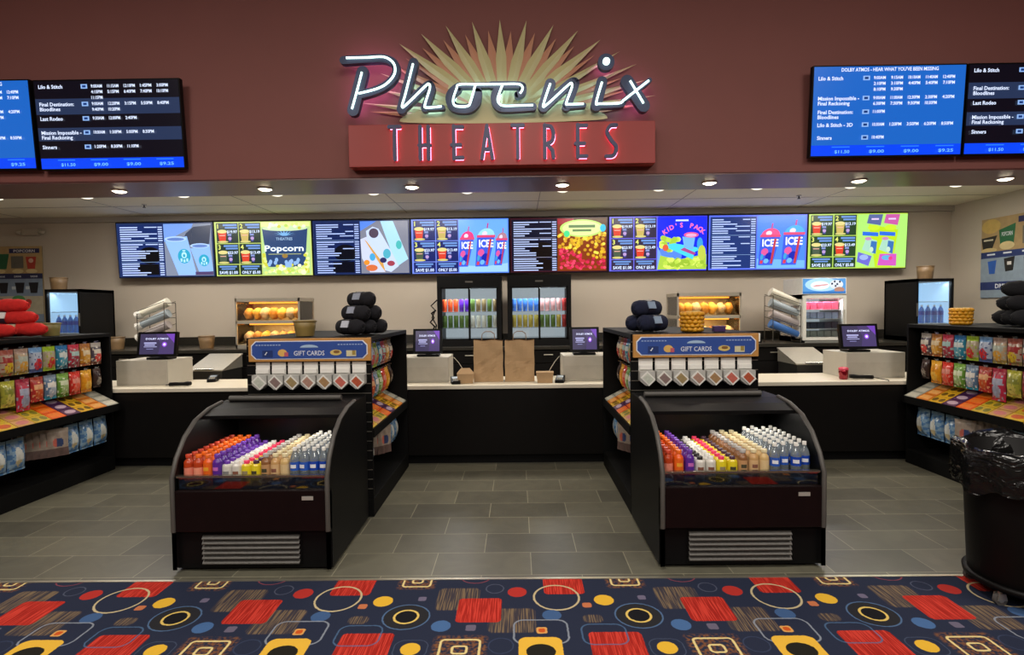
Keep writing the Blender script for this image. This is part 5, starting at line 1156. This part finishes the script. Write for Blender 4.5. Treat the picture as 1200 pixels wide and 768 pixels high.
# ---------------------------------------------------------------- rolled blankets on the gondola tops
def roll(lab, cat_, base, c, u, L_, r, band, patch=None, grp=None, seed=0):
    u = Vector(u).normalized(); c = Vector(c); t = thing('rolled_blanket', lab, 'blanket', c, 0, grp); rr = random.Random(seed)
    m = mat('fleece_'+base.strip('#'), base, .95, var=.3, scale=25, bump=.6)
    pts = []; rad = []
    for k in range(13): f = k/12; pts.append(u*(f-.5)*L_); rad.append(r*(.45 if k in (0, 12) else (.86 if k in (1, 11) else (.97+.05*math.sin(k*2.3+seed)-(.07 if k == 6 else 0)))))
    K().tube(pts, rad, m, 18).build('roll', t, False)
    for e in (-1, 1):
        a = u.orthogonal().normalized(); b_ = u.cross(a); sp_ = [u*e*(L_/2+.002)+(a*math.cos(q*.9)+b_*math.sin(q*.9))*(r*.4*(1-q/14)) for q in range(12)]
        K().tube(sp_, .006, m, 6).build('spiral_edge', t, False)
    K().cyl(-u*.03, u*.03, r*1.01, mat('band_'+band.strip('#'), band, .5), seg=20, caps=False).build('paper_band', t, False)
    if patch:
        n_ = Vector((0, -1, .35)) if abs(u.y) < .5 else Vector((-.2, -1, .3)); n_ = (n_-u*n_.dot(u)).normalized(); w_ = u.cross(n_)
        K().obox(n_*r*.99, u*.038, w_*r*.45, n_*r*.06, mat('patch_'+patch.strip('#'), patch, .5, var=.25)).build('band_label', t, False)
RT = GH+.003
for i, (dz, x, sx) in enumerate(((0, -4.42, 'lowest'), (1, -4.50, 'middle'), (2, -4.57, 'topmost'))):
    roll('red rolled blanket on the left gondola, %s of the stack' % sx, '', '#c4201c', (x, 4.85+.0*i, RT+.068+dz*.105), (1, 0, 0), .52, .062, '#2c2838', '#c8b090' if i != 1 else '#e0dcd8', 'red rolled blankets', i)
roll('red rolled blanket lying in front of the red stack on the left gondola', '', '#c4201c', (-4.5, 4.66, RT+.062), (1, .12, 0), .44, .058, '#8a1c1c', None, 'red rolled blankets', 7)
BK = '#15141a'
def pile(lab, col, base, u, L_, r, grp, cols, band, rows, seed):
    u = Vector(u).normalized(); p = Vector((-u.y, u.x, 0)); p = p if p.y > 0 else -p; k = 0
    nm = ['front', 'middle', 'rear']
    for lv in range(rows):
        n = rows-lv
        for i in range(n):
            c = Vector((base[0], base[1], RT+r+.004+lv*r*1.76))+p*(2.06*r*i+1.03*r*lv)
            where = 'topmost' if n == 1 else ('%s of the %s layer' % (nm[i] if n == 3 else ('front', 'rear')[i], 'bottom' if lv == 0 else 'second'))
            roll('%s, %s' % (lab, where), '', col, c, u, L_, r, band, cols[k % len(cols)], grp, seed+k); k += 1
pile('black rolled blanket on the centre left gondola', BK, (-1.36, 4.50), (.9, -.5, 0), .27, .064, 'black rolled blankets on the centre left gondola', ['#c8ccd8', '#9aa0b0'], '#1c1c24', 3, 0)
pile('navy rolled blanket on the centre right gondola', '#141a34', (1.10, 4.52), (-.9, -.5, 0), .28, .068, 'navy rolled blankets', ['#8a9cb4', '#6a8a98'], '#10142c', 2, 11)
pile('black rolled blanket on the right gondola', '#121216', (4.36, 4.62), (.95, -.3, 0), .46, .07, 'black rolled blankets on the right gondola', ['#c89078', '#d8a838', '#b8877c'], '#1a1a20', 3, 21)

# ---------------------------------------------------------------- popcorn tubs and small things
def tub(name, lab, loc, r0, r1, h_, col, honey=False, fill=None):
    t = thing(name, lab, 'popcorn tub', loc); m = mat('tub_'+col.strip('#'), col, .45, var=.2, scale=20)
    b = MB(); b.lathe([(r0, 0), (r0+(r1-r0)*.5, h_*.5), (r1, h_), (r1*.93, h_), (r0*.93, .01), (0, .01)], m, seg=26); b.build('tub_body', t, False)
    if honey:
        g = MB(); k = 0
        for j in range(5):
            for i in range(12):
                a = 2*PI*(i+.5*(j % 2))/12; z = h_*(.12+.19*j); rr = (r0+(r1-r0)*z/h_)*.96; blob(g, (rr*math.cos(a), rr*math.sin(a), z), .026, .026, .02, m, k, 8); k += 1
        g.build('bubble_texture', t, False)
    K().lathe([(r1, h_-.012), (r1+.006, h_-.006), (r1, h_)], mat('tub_rim_'+col.strip('#'), col, .4), seg=26).build('rim', t, False)
    p = MB(); rr = random.Random(5)
    for i in range(16): a = rr.uniform(0, 6.28); q = r1*.75*math.sqrt(rr.random()); blob(p, (q*math.cos(a), q*math.sin(a), h_-.012), .02, .02, .016, mat('popcorn', '#d8c07c', .7), i, 6)
    if fill: p.build('popcorn_fill', t, False)
p = at(811, 389, Y=4.45); tub('popcorn_tub', 'bubbly golden popcorn tub on the centre right gondola', (p.x, 4.45, RT), .068, .08, .16, '#d89a20', True, True)
p = at(1128, 384, Y=4.8); tub('popcorn_tub', 'bubbly golden popcorn tub on the right gondola', (4.17, 5.25, RT), .066, .078, .155, '#d89a20', True, True)
tub('popcorn_tub', 'olive brown popcorn tub beside the black blankets on the centre left gondola', (-1.73, 4.5, RT), .07, .09, .125, '#8a7440')
tub('popcorn_tub', 'olive brown popcorn tub beside the red blankets on the left gondola', (-4.33, 5.1, RT), .066, .08, .12, '#7c7440')
for lb, px, Y, z, r, h_ in (('brown popcorn tub on top of the left end fridge', 69, 7.5, 1.936, .1, .17), ('brown popcorn tub on top of the right end fridge', 1084, 7.5, 1.936, .1, .18),
                             ('brown popcorn tub on the back worktop near the left end fridge', 134, 7.5, BT, .1, .17), ('brown popcorn tub on the back worktop left of the left food warmer', 240, 7.5, BT, .1, .17)):
    p = at(px, 330, Y=Y); tub('popcorn_tub', lb, (p.x, Y, z), r*.85, r, h_, '#7a6244')
t = thing('small_box', 'small purple box beside the golden tub on the centre right gondola', 'box', (1.60, 4.42, RT))
K().box(-.045, .045, -.03, .03, 0, .035, mat('purple_card', '#3c2458', .5), .004).build('tray', t, False); K().box(-.05, .05, -.033, .033, .035, .045, mat('purple_card_lid', '#4c2c6c', .5), .002).build('lid', t, False)
t = thing('napkin_holder', 'white napkin stack in a dark holder beside the right wire rack', 'napkin holder', (3.10, 7.45, BT))
K().box(-.14, .14, -.07, .07, 0, .10, BLACK2, .004).build('holder', t, False); K().box(-.12, .12, -.075, .05, .015, .125, WHITE, .004).build('napkins', t, False)
p = at(277, 403, Y=7.4)
t = thing('wall_switch_plate', 'small white outlet plate on the back worktop edge left of the left food warmer', 'outlet', (-3.82, 7.16, 1.0))
K().box(-.04, .04, .0, .028, -.06, .06, WHITE, .003).build('plate', t, False); K().box(-.012, .012, -.003, 0, -.03, .03, BLACK2).build('socket', t, False)

# ---------------------------------------------------------------- trash can
tx_, ty_ = 2.80, 3.03
t = thing('trash_can', 'big round black wheeled trash can with a plastic liner, bottom right', 'trash can', (tx_, ty_, 0))
TB_ = mat('trash_black', '#0d0b0b', .5, var=.2, spec=.2)
K().lathe([(.255, .10), (.268, .13), (.285, .5), (.30, .78), (.316, .79), (.316, .815), (.296, .815), (.27, .2), (0, .19)], TB_, (0, 0, 0), 44).build('can_body', t, False)
for a in (0, PI): K().tube([(.30*math.cos(a+d_), .30*math.sin(a+d_), .70) for d_ in (-.2,)]+[(.345*math.cos(a+d_), .345*math.sin(a+d_), .70) for d_ in (-.18, 0, .18)]+[(.30*math.cos(a+.2), .30*math.sin(a+.2), .70)], .014, TB_, 8).build('handle', t, False)
K().lathe([(.18, .085), (.255, .08), (.285, .085), (.29, .115), (.262, .115), (0, .105)], TB_, (0, 0, 0), 40).build('dolly', t, False)
for k in range(5):
    a = PI*1.12+2*PI*k/5; x, y = .255*math.cos(a), .255*math.sin(a)
    c = MB(); c.cyl((x, y, .1), (x, y, .06), .012, STEEL, seg=10); c.prism([(x-.026, .03), (x+.026, .03), (x+.018, .068), (x-.018, .068)], 'y', y-.018, y-.014, STEEL); c.prism([(x-.026, .03), (x+.026, .03), (x+.018, .068), (x-.018, .068)], 'y', y+.014, y+.018, STEEL); co = c.build('caster', t, False)
    wl = MB(); wl.cyl((x, y-.012, .0325), (x, y+.012, .0325), .032, mat('grey_rubber', '#5c5856', .6), seg=20); wl.cyl((x, y-.0125, .0325), (x, y+.0125, .0325), .015, STEEL, seg=12); w_ = wl.build('wheel', co, False)
LN = bpy.data.materials.new('liner_film'); LN.use_nodes = True; bb = LN.node_tree.nodes['Principled BSDF']; bb.inputs['Base Color'].default_value = (.006, .006, .006, 1); bb.inputs['Roughness'].default_value = .17; bb.inputs['Alpha'].default_value = .96
no = LN.node_tree.nodes.new('ShaderNodeTexNoise'); no.inputs['Scale'].default_value = 5; no.inputs['Detail'].default_value = 3; no.inputs['Distortion'].default_value = 1.5; bp_ = LN.node_tree.nodes.new('ShaderNodeBump'); bp_.inputs['Strength'].default_value = .7; bp_.inputs['Distance'].default_value = .03
LN.node_tree.links.new(no.outputs['Fac'], bp_.inputs['Height']); LN.node_tree.links.new(bp_.outputs[0], bb.inputs['Normal'])
lm = MB(); seg = 72; rings = [(.25, .45), (.285, .68), (.305, .825), (.322, .843), (.338, .825), (.345, .78), (.35, .72), (.352, .66), (.347, .61)]; vs_ = []
rr = random.Random(4); ph_ = [rr.uniform(0, 6.28) for _ in range(6)]
for j, (r, z) in enumerate(rings):
    for k in range(seg):
        a = 2*PI*k/seg; am = .004+.0022*j
        w1 = math.sin(a*7+ph_[0]+j*.5)*.5+math.sin(a*13+ph_[1]-j*.4)*.35+math.sin(a*23+ph_[2]+j)*.25
        zz = z+(.02*math.sin(a*5+ph_[3])+.015*math.sin(a*11+ph_[4]))*(j/8)
        if j <= 3: zz += .012*math.sin(a*4+ph_[5])
        vs_.append(((r+am*w1)*math.cos(a), (r+am*w1)*math.sin(a), zz))
lm.add(vs_, [(j*seg+k, j*seg+(k+1) % seg, (j+1)*seg+(k+1) % seg, (j+1)*seg+k) for j in range(len(rings)-1) for k in range(seg)], LN, True)
lm.build('plastic_liner', t, False)

for lb, x, s_ in (('thin grey cord drooping beside the register left of the paper bags', -.735, 1), ('thin grey cord drooping beside the register right of the paper bags', .48, -1)):
    c = MB().tube([(x, 6.36, 1.06), (x+s_*.05, 6.38, 1.0), (x+s_*.10, 6.38, .92), (x+s_*.14, 6.36, .85), (x+s_*.17, 6.3, .836)], .004, GREYBOX, 6)
    tag(c.build('data_cord'), lb, 'cord')
